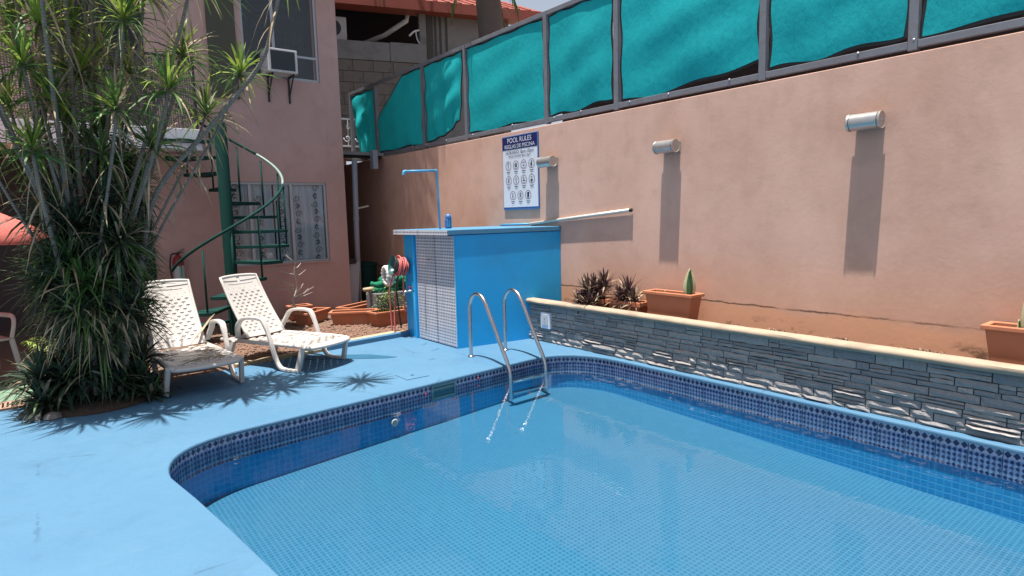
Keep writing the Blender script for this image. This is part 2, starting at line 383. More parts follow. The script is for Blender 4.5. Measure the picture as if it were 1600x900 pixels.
MAT = dict(
    deck=m_deck(), wall=m_stucco('boundary_stucco', (.57,.345,.264), (.68,.435,.348), low=(.70,.36,.22), streak=.22),
    house=m_stucco('house_stucco', (.475,.30,.275), (.55,.36,.335), streak=.12),
    floor=m_pool_floor(), pwall=m_pool_wall(), band=m_band(), huttile=m_hut_tile(), water=m_water(), stone=m_stone(),
    hut=M('hut_blue_paint', (.020,.38,.76), .5, .08, 2.5, .25, 40, dirt=(.05,.16,.30), dirt_amt=.25),
    hutroof=M('roof_blue_paint', (.07,.22,.36), .6, .12, 3, .3, 40, dirt=(.05,.13,.22)),
    cap=M('cap_plaster', (.36,.285,.21), .85, .12, 5, .35, 60, dirt=(.15,.11,.08), dirt_amt=.45),
    terracotta=M('terracotta', (.46,.165,.085), .8, .14, 7, .25, 70, dirt=(.40,.27,.20), dirt_amt=.5),
    soil=M('soil', (.06,.042,.03), .95, .3, 20, .9, 40, dist=.02),
    white=M('white_plastic', (.57,.53,.495), .42, .05, 4, .12, 60, dirt=(.44,.39,.34), dirt_amt=.35),
    steel=M('brushed_steel', (.55,.55,.56), .24, .06, 12, .05, 200, metal=1),
    greypaint=M('grey_frame_paint', (.17,.175,.20), .6, .15, 9, .2, 60, dirt=(.16,.09,.05), dirt_amt=.35),
    grey=M('grey_concrete', (.27,.265,.27), .9, .18, 3, .4, 30, dirt=(.09,.085,.08), dirt_amt=.6),
    block=M('concrete_block', (.22,.195,.18), .92, .3, 3, .5, 40, dirt=(.07,.065,.06), dirt_amt=.75),
    redroof=M('red_roof_sheet', (.27,.065,.045), .55, .15, 3, .15, 40, dirt=(.17,.07,.05), dirt_amt=.5),
    redwall=M('dark_red_paint', (.12,.045,.038), .75, .2, 4, .2, 40),
    greenmetal=M('green_metal_paint', (.006,.043,.037), .75, .12, 8, .08, 60, spec=.15, dirt=(.012,.022,.02), dirt_amt=.3),
    railgreen=M('pale_green_paint', (.20,.29,.255), .4, .1, 8, .05, 60),
    dark=M('dark_interior', (.03,.028,.034), .9, .2, 3, .1, 30),  # near-black tone carries the shade inside rooms, doorway and terrace
    balc=M('balcony_white_paint', (.68,.67,.70), .7, .06, 3, .2, 50, dirt=(.35,.34,.34), dirt_amt=.3),
    alu=M('window_frame_metal', (.42,.42,.45), .4, .08, 6, .05, 80, metal=.4),
    curtain=M('lace_curtain', (.90,.88,.92), .9, .08, 5, .3, 90),
    curtdark=M('curtain_print', (.11,.115,.16), .9, .1, 5, 0),
    glass=m_glass(), acbox=M('air_conditioner_plastic', (.55,.54,.55), .5, .08, 5, .08, 60, dirt=(.25,.2,.16), dirt_amt=.35),
    acgrille=M('condenser_grille', (.045,.05,.06), .6, .2, 30, .3, 120),
    black=M('black_metal', (.018,.018,.02), .5, .1, 6, .05, 60),
    navy=M('sign_navy', (.016,.022,.115), .35, .05, 5, 0), signwhite=M('sign_white', (.72,.74,.80), .35, .04, 4, 0),
    signblue=M('sign_blue_edge', (.05,.16,.40), .4, .05, 4, 0), signink=M('sign_ink', (.035,.03,.06), .5, .05, 4, 0), signred=M('sign_ring', (.16,.05,.08), .5, .05, 4, 0),
    cloth=m_cloth('teal_shade_cloth', (.012,.455,.49), .30), parasol=m_cloth('red_parasol_cloth', (.72,.20,.17), .2),
    tarp=m_cloth('green_tarpaulin', (.008,.19,.10), .15), net=m_net('balcony_mesh', (.10,.085,.085)),
    lampmetal=M('lamp_grey_enamel', (.52,.50,.48), .36, .08, 8, .05, 60, metal=.75, dirt=(.35,.27,.2), dirt_amt=.3),
    bluepipe=M('blue_pipe_paint', (.08,.33,.55), .4, .08, 8, .05, 60),
    pvc=M('grey_pvc', (.34,.36,.42), .5, .1, 6, .05, 60), pole=M('aluminium_pole', (.62,.60,.56), .4, .08, 5, .05, 60, metal=.3),
    hose=M('pink_hose', (.55,.13,.12), .5, .12, 9, .05, 60), reel=M('green_plastic', (.014,.085,.085), .4, .1, 6, .05, 60),
    palehose=M('pale_corrugated_hose', (.60,.58,.55), .55, .08, 6, .05, 60),
    extred=M('extinguisher_red', (.24,.02,.022), .35, .08, 6, .05, 60), paper=M('label_paper', (.50,.50,.52), .7, .08, 12, 0),
    gravel=M('bark_chip', (.21,.12,.085), .95, .35, 3, .3, 60), bed=M('gravel_bed', (.17,.11,.08), .95, .35, 12, .8, 60, dist=.02),
    plank=M('weathered_plank', (.42,.34,.22), .85, .2, 5, .4, 40, dirt=(.2,.15,.1), dirt_amt=.4),
    greenfloor=M('green_floor_paint', (.15,.25,.17), .7, .12, 3, .2, 40, dirt=(.2,.2,.16), dirt_amt=.35),
    grate=M('drain_grate', (.34,.22,.16), .8, .15, 10, .2, 60), earth=M('ground_earth', (.20,.16,.12), .95, .25, .8, .6, 8, dist=.05),
    leaf=m_leaf('leaf_green', (.058,.125,.03), (.125,.22,.055), rough=.5), leafy=m_leaf('leaf_yellow_green', (.19,.31,.045), (.36,.42,.08), rough=.5),
    leafdark=m_leaf('leaf_dark', (.020,.042,.026), (.042,.074,.040), .2, .6), leafdry=m_leaf('leaf_dry', (.30,.21,.12), (.52,.43,.29), .25, .7),  # dark leaf colour carries the shade in the skirt and border
    stem=m_stem(), purple=m_leaf('leaf_purple_brown', (.055,.03,.035), (.14,.085,.075), .15), snakeleaf=m_leaf('leaf_mid_green', (.045,.12,.045), (.10,.19,.07), .2),
    snakeedge=m_leaf('leaf_cream_edge', (.55,.52,.30), (.66,.62,.38), .2), twig=M('bare_twig', (.50,.45,.40), .8, .15, 12, .2, 60),
    trunk=M('palm_bark', (.14,.11,.095), .95, .25, 6, .8, 20, dist=.02), patch=M('dark_teal_patch', (.022,.105,.185), .55, .15, 4, .2, 40),
    redpl=M('red_fitting', (.5,.05,.07), .4, .05, 5, 0), stonebase=M('stone_mortar', (.10,.095,.095), .95, .2, 10, .5, 50),
)

# ================================================================== SETTING: pool, deck, ground
XE = 5.125                                      # pool edge by the stone planter
def pool_outline():
    P = [(XE, -2.6), (XE, 4.62)]
    P += [tuple(p)[:2] for p in bez([(XE,4.62,0),(XE,5.47,0),(4.42,5.43,0)], 12)][1:]
    P += [(3.2,5.325), (2.1,5.235), (1.25,5.165)]
    P += [tuple(p)[:2] for p in bez([(1.25,5.165,0),(.60,5.11,0),(.60,4.48,0)], 12)][1:]
    P += [(.66,4.05), (.725,3.5), (.79,2.85), (.86,1.6), (.95,-.4), (1.0,-2.6)]
    return P
POOL = pool_outline()
def offset(poly, d):
    """moves a closed outline along its outward normals (the outline runs anticlockwise)"""
    n = len(poly); out = []
    for i in range(n):
        a, b, c = Vector(poly[i-1]), Vector(poly[i]), Vector(poly[(i+1)%n])
        e1, e2 = (b-a).normalized(), (c-b).normalized()
        n1, n2 = Vector((e1.y,-e1.x)), Vector((e2.y,-e2.x))
        m = (n1+n2); m = m.normalized() if m.length > 1e-6 else n1
        out.append(tuple(b + m*d/max(.5, m.dot(n1))))
    return out
def sheet_with_hole(outer, inner, z, lip=0.0, round_=0.0):
    bm = bmesh.new()
    def loop(P, zz):
        V = [bm.verts.new((p[0],p[1],zz)) for p in P]
        return V, [bm.edges.new((V[i], V[(i+1)%len(V)])) for i in range(len(V))]
    vo, eo = loop(outer, z); vi, ei = loop(inner, z)
    bmesh.ops.triangle_fill(bm, use_beauty=True, use_dissolve=False, edges=eo+ei)
    def skirt(V, prof):
        prev = V; n = len(V)
        for P2, zz in prof:
            cur = [bm.verts.new((P2[i][0],P2[i][1],zz)) for i in range(n)]
            for i in range(n): bm.faces.new((prev[i], prev[(i+1)%n], cur[(i+1)%n], cur[i]))
            prev = cur
    if lip:
        skirt(vi, [(offset(inner,-.006), z-.004), (offset(inner,-.010), z-.014), (offset(inner,-.010), z-lip), (offset(inner,.05), z-lip)])
        skirt(vo, [(outer, z-.12)])
    bmesh.ops.recalc_face_normals(bm, faces=bm.faces)
    return bm
def from_bm(bm, name, mat, parent=None):
    me = bpy.data.meshes.new(name); bm.to_mesh(me); bm.free(); me.materials.append(mat)
    o = bpy.data.objects.new(name, me); COL.objects.link(o)
    if parent is not None: o.parent = parent
    return o
DECKEDGE = [(-7,7.15), (-.1,7.20), (.9,7.34), (4.20,7.735)]
outer = [(-7,-4.2), (5.215,-4.2), (5.215,6.9), (4.20,7.735), (.9,7.34), (-.1,7.20), (-7,7.15)]
deck = from_bm(sheet_with_hole(outer, offset(POOL,.010), 0.0, .030), 'pool_deck', MAT['deck'])
tag(deck, 'light blue painted concrete deck round the pool', 'deck', kind='structure')
g = from_bm(sheet_with_hole([(-90,-90),(90,-90),(90,90),(-90,90)], offset(POOL,.35), -.06), 'ground', MAT['earth'])
tag(g, 'bare earth ground around the yard', 'ground', kind='structure')

def floor_z(x, y): return -.485 + .025*(x-1.6) + .028*(y-5.25)
# the pool shell: floor and mosaic walls
bm = bmesh.new()
V = [bm.verts.new((p[0],p[1],floor_z(*p))) for p in offset(POOL,.04)]
bm.faces.new(V); bmesh.ops.triangulate(bm, faces=bm.faces); bmesh.ops.recalc_face_normals(bm, faces=bm.faces)
for f in bm.faces:
    if f.normal.z < 0: f.normal_flip()
pf = from_bm(bm, 'pool_floor', MAT['floor']); tag(pf, 'pale blue mosaic floor of the pool', 'pool floor', kind='structure')
def wall_mesh(P, ztop, zbot_fn, name):
    """a vertical strip along P with u in metres along it and v as height"""
    me = bpy.data.meshes.new(name); V = []; F = []; UV = []; s = 0; S = []
    for i, p in enumerate(P):
        if i: s += (Vector(P[i])-Vector(P[i-1])).length
        S.append(s); V += [(p[0],p[1],ztop), (p[0],p[1],zbot_fn(*p))]
    for i in range(len(P)-1):
        F.append((2*i, 2*i+2, 2*i+3, 2*i+1)); UV += [(S[i],ztop),(S[i+1],ztop),(S[i+1],V[2*i+3][2]),(S[i],V[2*i+1][2])]
    me.from_pydata(V, [], F); l = me.uv_layers.new(name='UVMap')
    for i, q in enumerate(UV): l.data[i].uv = q
    return me
me = wall_mesh(offset(POOL,.022), -.02, lambda x, y: floor_z(x, y)-.02, 'pool_wall'); me.materials.append(MAT['pwall'])
pw = bpy.data.objects.new('pool_wall', me); COL.objects.link(pw); tag(pw, 'deep blue mosaic pool wall with patterned waterline tiles', 'pool wall', kind='structure')

# waterline tiles, each 0.2 m wide
BAND_H = .213
def tile_mesh(wd):
    h = BAND_H; t = .008; b = .002
    V = [(b,0,b),(wd-b,0,b),(wd-b,0,h-b),(b,0,h-b),(0,t,0),(wd,t,0),(wd,t,h),(0,t,h)]
    me = bpy.data.meshes.new('waterline_tile'); F = [(0,1,2,3),(4,5,1,0),(5,6,2,1),(6,7,3,2),(7,4,0,3)]
    me.from_pydata(V, [], F); l = me.uv_layers.new(name='UVMap')
    for p in me.polygons:
        for li in p.loop_indices:
            v = V[me.loops[li].vertex_index]; l.data[li].uv = (v[0], v[2])
    me.materials.append(MAT['band']); return me
TILE = tile_mesh(.197); TILE_S = tile_mesh(.097)
def along(P):
    d = [0]
    for i in range(1, len(P)): d.append(d[-1] + (Vector(P[i])-Vector(P[i-1])).length)
    def at(s):
        s = max(0, min(d[-1]-1e-6, s))
        for i in range(1, len(P)):
            if s <= d[i]:
                t = (s-d[i-1])/(d[i]-d[i-1]); return Vector(P[i-1]).lerp(Vector(P[i]), t)
    return at, d[-1]
at, tot = along(offset(POOL, .012))
SKIM = (3.06, 3.36)                            # skimmer mouth on the far edge
s = 0.0
while s < tot - .2:
    p0 = at(s); p1 = at(s+.2); curve = (at(s+.1) - (p0+p1)/2).length > .004
    for ss, wd, tm in (((s,.2,TILE),) if not curve else ((s,.1,TILE_S),(s+.1,.1,TILE_S))):
        a, b2 = at(ss), at(ss+wd); mid = (a+b2)/2
        if not (mid.y > 4.5 and SKIM[0]-.02 < mid.x < SKIM[1]+.02):
            o = bpy.data.objects.new('waterline_tile', tm); COL.objects.link(o); o.parent = pw
            d = (a-b2).normalized()               # seen from the water the tile runs left to right
            nrm = Vector((-d.y, d.x))
            o.matrix_local = Matrix(((d.x, nrm.x, 0, b2.x), (d.y, nrm.y, 0, b2.y), (0,0,1,-.034-BAND_H+.006), (0,0,0,1)))
    s += .2
bm = bmesh.new(); V = [bm.verts.new((p[0],p[1],-.105)) for p in offset(POOL,.013)]
bm.faces.new(V); bmesh.ops.triangulate(bm, faces=bm.faces); bmesh.ops.recalc_face_normals(bm, faces=bm.faces)
for f in bm.faces:
    if f.normal.z < 0: f.normal_flip()
wt = from_bm(bm, 'pool_water', MAT['water']); tag(wt, 'clear still water filling the swimming pool', 'water', kind='structure')

# raised blue kerb, planks and chip bed beyond the deck
mb = MB(); A, B = Vector((2.9,7.585)), Vector((4.16,7.73)); d = (B-A).normalized(); nn = Vector((-d.y,d.x))
mb.prism([tuple(A), tuple(B), tuple(B+nn*.09), tuple(A+nn*.09)], -.1, .065)
tag(mb.build('deck_kerb', MAT['deck'], bevel=.008), 'low blue kerb at the back of the deck beside the hut', 'kerb', kind='structure')
mb = MB(); mb.prism([(.9,7.34),(4.20,7.735),(5.7,7.9),(5.7,14),(.9,10.8)], -.09, -.012)
tag(mb.build('chip_bed', MAT['bed']), 'brown bark chip bed in front of the house', 'ground', kind='structure')
mb = MB()
for _ in range(4200):
    x = random.uniform(1.7, 4.6); y = random.uniform(7.5+.12*(x-2.2), 9.6) if random.random() < .85 else random.uniform(7.7, 10.7)
    if y < 7.36+.118*(x-.9)+.25 and x > 2.6: continue
    r = random.uniform(.010,.026); a = random.uniform(0,6.3); h = r*random.uniform(.4,.8); z = -.012+random.uniform(0,.02)
    c, s_ = math.cos(a)*r*1.5, math.sin(a)*r*1.5
    mb.add([(x+c,y+s_,z),(x-s_*.6,y+c*.6,z),(x-c,y-s_,z),(x+s_*.6,y-c*.6,z),(x+r*.2,y,z+h),(x,y,z-h)], [(0,1,4),(1,2,4),(2,3,4),(3,0,4)])
tag(mb.build('bark_chips', MAT['gravel']), 'loose brown bark chips strewn between the deck and the terracotta troughs', 'bark chips', kind='stuff')
def plank(p0, p1, wdt, z0, z1, lab):
    p0, p1 = Vector(p0), Vector(p1); d = (p1-p0).normalized(); q = Vector((-d.y,d.x))*wdt
    mb = MB(); mb.prism([tuple(p0),tuple(p1),tuple(p1+q),tuple(p0+q)], z0, z1)
    tag(mb.build('timber_board', MAT['plank'], bevel=.006), lab, 'board')
plank((1.75,7.47),(2.88,7.60), .10, -.02, .035, 'weathered board edging the deck behind the loungers')
plank((2.95,7.70),(4.16,7.85), .11, -.02, .045, 'pale weathered board lying along the blue kerb')
plank((3.1,7.87),(4.2,8.03), .10, -.02, .028, 'second weathered board behind the kerb, next to the bark chips')
# green floor and drain on the left
mb = MB(); mb.prism([(-9,7.55),(-.02,7.55),(.15,7.9),(.15,8.45),(-9,8.45)], -.1, .012)
tag(mb.build('green_floor', MAT['greenfloor'], bevel=.01), 'faded green painted floor beyond the drain', 'floor', kind='structure')
dr = thing('floor_drain', 'rusty slotted floor drain between blue deck and green floor', 'drain', (-.6,7.38,0))
mb = MB(); mb.box(-3,.06,7.24,7.275,-.05,.012); mb.box(-3,.06,7.485,7.52,-.05,.012); mb.box(-3,.06,7.24,7.52,-.05,-.03); mb.build('channel', MAT['grate'], dr)
sl_me = None
for i in range(62):
    x = .04 - i*.035
    if sl_me is None:
        mb = MB(); mb.box(-.009,.009,-.105,.105,-.012,.012); sl_me = mb.mesh('slat', MAT['grate'])
    o = bpy.data.objects.new('slat', sl_me); COL.objects.link(o); o.parent = dr; o.location = (x+.6,0,-.002)
P = [(2.42,7.32),(2.62,7.46),(3.18,6.98),(3.36,6.62),(3.22,6.66)]
mb = MB(); mb.prism(P, .002, .0045)  # thin sheet of darker teal laid flat on the deck
tag(mb.build('dark_patch', MAT['patch']), 'darker teal patch on the deck behind the lounger foot', 'stain', kind='structure')

# ================================================================== boundary wall, planter, fence
XW = 5.72
mb = MB(); mb.box(XW, XW+.16, -5, 14.2, -.1, 2.86)
bw = tag(mb.build('boundary_wall', MAT['wall'], bevel=.006), 'tall peach stucco boundary wall behind the pool', 'wall')
pl = thing('stone_planter', 'low ledge stone planter wall with pale plaster cap along the pool', 'planter', (5.3,2.5,0))
mb = MB(); mb.box(5.222, 5.30, -4, 6.44, -.1, .492); mb.build('backing', MAT['stonebase'], pl)
mb = MB(); mb.box(5.30, XW-.002, -4, 6.44, -.1, .455); mb.build('soil', MAT['soil'], pl)
mb = MB()
N = 60
prof = [(5.150,.500),(5.143,.520),(5.152,.540),(5.175,.549),(5.26,.551),(5.295,.545),(5.303,.525),(5.303,.490),(5.165,.490)]
V = []; F = []
for i in range(N+1):
    y = -4 + (6.435+4)*i/N
    for x, z in prof:
        j = random.uniform(-.0035,.0035); V.append((x+j, y, z+random.uniform(-.0025,.0025)))
n = len(prof)
for i in range(N):
    for k in range(n): F.append((i*n+k, i*n+(k+1)%n, (i+1)*n+(k+1)%n, (i+1)*n+k))
F += [tuple(range(n)), tuple(N*n+k for k in range(n))]
mb.add(V, F); mb.build('cap', MAT['cap'], pl, angle=50)
def stone(y0, y1, z0, z1, proud):
    nu, nv = max(2, min(6, int((y1-y0)/.05))), 2
    g = .004; y0 += g; y1 -= g; z0 += g*.8; z1 -= g*.8
    hz = z1-z0; V = []; F = []
    cut = [random.uniform(0,.010) for _ in range(4)]
    for j in range(nv+1):
        for i in range(nu+1):
            u, v = i/nu, j/nv
            dx = proud*random.uniform(.8,1.2) if (0<i<nu and 0<j<nv) else proud*random.uniform(.30,.58)
            V.append((5.215-dx, y0+(y1-y0)*u + (random.uniform(-.004,.004) if 0<i<nu else 0), z0+hz*v + random.uniform(-.0035,.0035)))
    m = nu+1
    for j in range(nv):
        for i in range(nu): F.append((j*m+i, j*m+i+1, (j+1)*m+i+1, (j+1)*m+i))
    ring = [i for i in range(m)] + [j*m+nu for j in range(1,nv+1)] + [nv*m+i for i in range(nu-1,-1,-1)] + [j*m for j in range(nv-1,0,-1)]
    o = len(V); V += [(5.226, V[r][1], V[r][2]) for r in ring]
    for a in range(len(ring)):
        b = (a+1) % len(ring); F.append((ring[a], ring[b], o+b, o+a))
    mb = MB(); mb.add(V, F); mb.build('stone', MAT['stone'], pl)
random.seed(21)
rows = [0.0]
while rows[-1] < .47: rows.append(rows[-1] + random.choice((.034,.044,.054,.066,.076)))
rows[-1] = .49
nst = 0
y = -.9
cells = []
for ri in range(len(rows)-1):
    y = 6.43 - random.uniform(0,.1); first = True
    while y > .35:
        L_ = random.choice((.10,.16,.2,.26,.32,.40))
        y1 = y; y0 = max(.35, y-L_)
        z0, z1 = rows[ri], rows[ri+1]
        if z1-z0 > .05 and random.random() < .38:
            zm = (z0+z1)/2 + random.uniform(-.004,.004); cells += [(y0,y1,z0,zm),(y0,y1,zm,z1)]
        else: cells.append((y0,y1,z0,z1))
        y = y0
for c in cells:
    low = max(0, 1-c[2]/.33)
    if c[1] < 5.93+.02 or c[0] > 6.10: pass
    stone(*c, random.uniform(.008,.022) + (random.uniform(.004,.018)*low**.5 if random.random() < .6 else 0))
print('stones', len(cells))
# stretch of the same walling beyond the frame, pieces too far to the side to pick apart
mb = MB()
for ri in range(len(rows)-1):
    y = .345
    while y > -4:
        L_ = random.choice((.16,.24,.3,.36)); p = random.uniform(.006,.03); mb.box(5.222-p, 5.226, y-L_+.004, y-.004, rows[ri]+.003, rows[ri+1]-.003); y -= L_
tag(mb.build('stone_course', MAT['stone'], pl), kind='stuff')
ow = thing('outlet_cover', 'white plastic outlet cover on the stone planter beside the hut', 'outlet', (5.19,6.0,.285))
mb = MB(); mb.box(5.165,5.215,5.915,6.09,.185,.395); mb.build('plate', MAT['signwhite'], ow, bevel=.008)
mb = MB(); mb.box(5.158,5.164,5.94,6.065,.235,.375); mb.build('flap', MAT['acbox'], ow, bevel=.002)
mb = MB(); mb.tube([(5.155,6.0,.34),(5.155,6.0,.30)], .006, 6); mb.build('catch', MAT['pvc'], ow)

# fence
FX = 5.77; FB, FT = 2.905, 4.36
fence = thing('shade_fence', 'grey steel fence frame with stretched teal shade cloth on the wall', 'fence', (FX,6,2.86))
posts = [12.98, 11.78, 9.88, 8.52, 6.56, 5.28, 3.39, 2.09, .22, -1.1, -3.0]
def tubebox(x0,x1,y0,y1,z0,z1,name,mat='greypaint'):
    mb = MB(); mb.box(x0,x1,y0,y1,z0,z1); return mb.build(name, MAT[mat], fence, bevel=.004)
for p in posts: tubebox(FX-.035,FX+.035,p-.035,p+.035,FB-.02,FT,'post')
for a, b in zip(posts[:-1], posts[1:]):
    tubebox(FX-.03,FX+.03,b+.037,a-.037,FB-.005,FB+.055,'bottom_rail')
    tubebox(FX-.03,FX+.03,b+.037,a-.037,FT-.06,FT,'top_rail')
random.seed(5)
def cloth(yl, yr, zb, zt, name='shade_cloth', amp=.02, sagl=0, sagr=0, cutl=0, tear=0, lift=0, seed=0):
    """yl is the far (left in the picture) side, yr the near one"""
    rg = random.Random(seed); ph = [rg.uniform(0,6.3) for _ in range(8)]
    nu, nv = 34, 26
    V = []
    for j in range(nv+1):
        for i in range(nu+1):
            u, v = i/nu, j/nv
            y = yl + (yr-yl)*u; z = zb + (zt-zb)*v
            bul = math.sin(math.pi*u)**.7 * math.sin(math.pi*v)**.7
            x = -amp*1.1*bul + amp*.5*math.sin(u*9+v*3+ph[0])*bul + amp*.35*math.sin(v*14-u*5+ph[1]) * (.3+bul) + amp*.3*math.sin(u*23+ph[2])*(1-v)
            z += .018*math.sin(u*11+ph[3])*(1-v) + .010*math.sin(u*17+ph[4])*v
            z += lift*(1-v)**2*max(0, u-.35)**1.2
            y += .012*math.sin(v*13+ph[5])*(1 if u in (0,1) else 0)
            y += sagr*(1-v)*u + sagl*(1-v)*(1-u)
            z += -.05*tear*math.exp(-((u-.55)**2)/.04)*v
            if cutl:
                zmax = zb + (zt-zb)*(.52 + .48*min(1, u/cutl)); z = zb + (min(z, 1e9)-zb)*(zmax-zb)/(zt-zb)
            V.append((FX-.005+x, y, z))
    F = [(j*(nu+1)+i, j*(nu+1)+i+1, (j+1)*(nu+1)+i+1, (j+1)*(nu+1)+i) for j in range(nv) for i in range(nu)]
    mb = MB(); mb.add(V, F); cl = mb.build(name, MAT['cloth'], fence, smooth=True)
    rim = [Vector(V[i]) for i in range(nu+1)] + [Vector(V[j*(nu+1)+nu]) for j in range(1,nv+1)] + [Vector(V[nv*(nu+1)+i]) for i in range(nu-1,-1,-1)] + [Vector(V[j*(nu+1)]) for j in range(nv-1,0,-1)]
    n = len(rim); ctr = Vector((0,(yl+yr)/2,(zb+zt)/2)); inn = []; out = []
    for i in range(n):
        tg = rim[(i+1)%n]-rim[i-1]; q = Vector((0,-tg.z,tg.y)); q = q.normalized() if q.length > 1e-6 else Vector((0,0,0))
        if q.dot(Vector((0,rim[i].y-ctr.y,rim[i].z-ctr.z))) < 0: q = -q
        inn.append(rim[i]-q*.004+Vector((.004,0,0))); out.append(rim[i]+q*.028+Vector((.006,0,0)))
    mb = MB(); mb.add(inn+out, [(i,(i+1)%n,n+(i+1)%n,n+i) for i in range(n)]); mb.build('gap_shade', MAT['black'], cl, world=True)  # black strip painted as the shadow gap between cloth and frame
    return cl
zb, zt = FB+.075, FT-.085
cloth(12.93, 11.86, zb-.05, zt-.02, amp=.07, sagl=-.35, seed=1)
cloth(11.70, 9.95, zb+.01, zt, amp=.035, cutl=.62, seed=2)
cloth(9.81, 8.62, zb+.03, zt, amp=.05, sagr=.12, lift=.35, seed=3)
cloth(8.45, 6.63, zb, zt, amp=.014, seed=4)
cloth(6.49, 5.37, zb+.01, zt, amp=.016, lift=.09, seed=5)
cloth(5.20, 3.455, zb, zt, amp=.020, lift=.20, seed=6)
cloth(3.31, 2.16, zb+.01, zt, amp=.015, lift=.07, seed=7)
cloth(2.02, .30, zb+.02, zt, amp=.015, lift=.08, seed=8)
cloth(.14, -1.02, zb+.02, zt, amp=.03, seed=9)
mb = MB()
me_b = None
for i in range(14):                              # small fixing screws with paint blobs
    yy = .4 + i*.78 + random.uniform(-.25,.25); mb = MB(); mb.lathe([(.009,0),(.009,.005),(.005,.008)], (FX-.0305, yy, FB+.045+random.uniform(-.01,.02)), (-1,0,0), 8); mb.build('bolt', MAT['signwhite'], fence)

# wall lights
def wall_light(y, lab):
    t = thing('wall_light', lab, 'wall light', (XW, y, 2.355), group='white tube lamps on the boundary wall')
    L_ = .125; cx = XW-.112
    mb = MB(); mb.lathe([(.066,-L_+.016),(.070,-L_+.018),(.070,L_-.018),(.066,L_-.016)], (cx,y,2.355), (0,1,0), 28); mb.build('tube', MAT['lampmetal'], t, angle=40)
    for s in (-1,1):
        mb = MB(); mb.lathe([(.0715,0),(.073,.003),(.073,.018),(.068,.020),(.060,.013),(.012,.012),(.010,.017),(.004,.018)], (cx, y+s*(L_-.012), 2.355), (0,s,0), 28); mb.build('end_cap', MAT['lampmetal'], t, angle=35)
    mb = MB(); mb.box(XW-.05, XW+.002, y-.112, y+.112, 2.30, 2.41); mb.build('bracket', MAT['lampmetal'], t, bevel=.004)
wall_light(2.37, 'white tube wall light above the bare wall, nearest to the right')
wall_light(4.43, 'white tube wall light above the snake plant trough, middle of three')
wall_light(6.42, 'small looking white tube wall light beside the pool rules sign')

# pool rules sign
def text_mesh(body, size, name):
    c = bpy.data.curves.new(name, 'FONT'); c.body = body; c.size = size; c.align_x = 'CENTER'; c.extrude = 0
    o = bpy.data.objects.new(name, c); COL.objects.link(o)
    dg = bpy.context.evaluated_depsgraph_get(); me = bpy.data.meshes.new_from_object(o.evaluated_get(dg))
    COL.objects.unlink(o); bpy.data.objects.remove(o); return me
SY0, SY1, SZ0, SZ1 = 7.52, 6.70, 1.735, 2.80
sign = thing('pool_rules_sign', 'white and navy pool rules sign board on the peach wall', 'sign', (XW-.02, (SY0+SY1)/2, SZ0))
SW = SY0-SY1; SH = SZ1-SZ0
mb = MB(); mb.box(XW-.020, XW-.002, SY1, SY0, SZ0, SZ1); mb.build('board', MAT['signblue'], sign, bevel=.002)
mb = MB(); mb.box(XW-.0225, XW-.0205, SY1+.012, SY0-.012, SZ0+.035, SZ1-.012); mb.build('face', MAT['signwhite'], sign)
mb = MB(); mb.box(XW-.0245, XW-.0230, SY1+.012, SY0-.012, SZ1-.195, SZ1-.012); mb.build('header', MAT['navy'], sign)
def on_sign(me, name, m, cx, cz, dx=.0260):
    me.materials.clear(); me.materials.append(m)
    o = bpy.data.objects.new(name, me); COL.objects.link(o); o.parent = sign
    # local x to the right for the viewer (-Y), local y up, facing -X; cx, cz from the board's top-left corner
    wx, wy, wz = XW-dx, SY0-cx, SZ1-cz
    o.matrix_local = Matrix(((0,0,-1,wx),(-1,0,0,wy),(0,1,0,wz),(0,0,0,1)))
    o.matrix_local.translation -= sign.location
    m2 = Matrix(((0,0,-1,wx-sign.location.x),(-1,0,0,wy-sign.location.y),(0,1,0,wz-sign.location.z),(0,0,0,1))); o.matrix_local = m2
    return o
on_sign(text_mesh('POOL RULES', .098, 'title'), 'title_text', MAT['signwhite'], SW/2, .098)
on_sign(text_mesh('REGLAS DE PISCINA', .078, 'title'), 'subtitle_text', MAT['signwhite'], SW/2, .178)
on_sign(text_mesh('HORARIO: 8am-10pm', .070, 'hours'), 'hours_text', MAT['signink'], SW/2, .262)
on_sign(text_mesh('POOL HOURS: 8am-10pm', .046, 'hours'), 'hours_text', MAT['signink'], SW/2, .312)
def disc(mb, x, y, r, n=14): mb.add([(x+math.cos(2*math.pi*k/n)*r, y+math.sin(2*math.pi*k/n)*r, 0) for k in range(n)], [tuple(range(n))])
def bar(mb, x0, y0, x1, y1, w_):
    d = Vector((x1-x0, y1-y0)); q = Vector((-d.y, d.x)).normalized()*w_/2
    mb.add([(x0+q.x,y0+q.y,0),(x0-q.x,y0-q.y,0),(x1-q.x,y1-q.y,0),(x1+q.x,y1+q.y,0)], [(0,1,2,3)])
def ring(mb, x, y, r0, r1, n=26):
    mb.add([(x+math.cos(2*math.pi*k/n)*r, y+math.sin(2*math.pi*k/n)*r, 0) for r in (r0,r1) for k in range(n)], [(k,(k+1)%n,n+(k+1)%n,n+k) for k in range(n)])
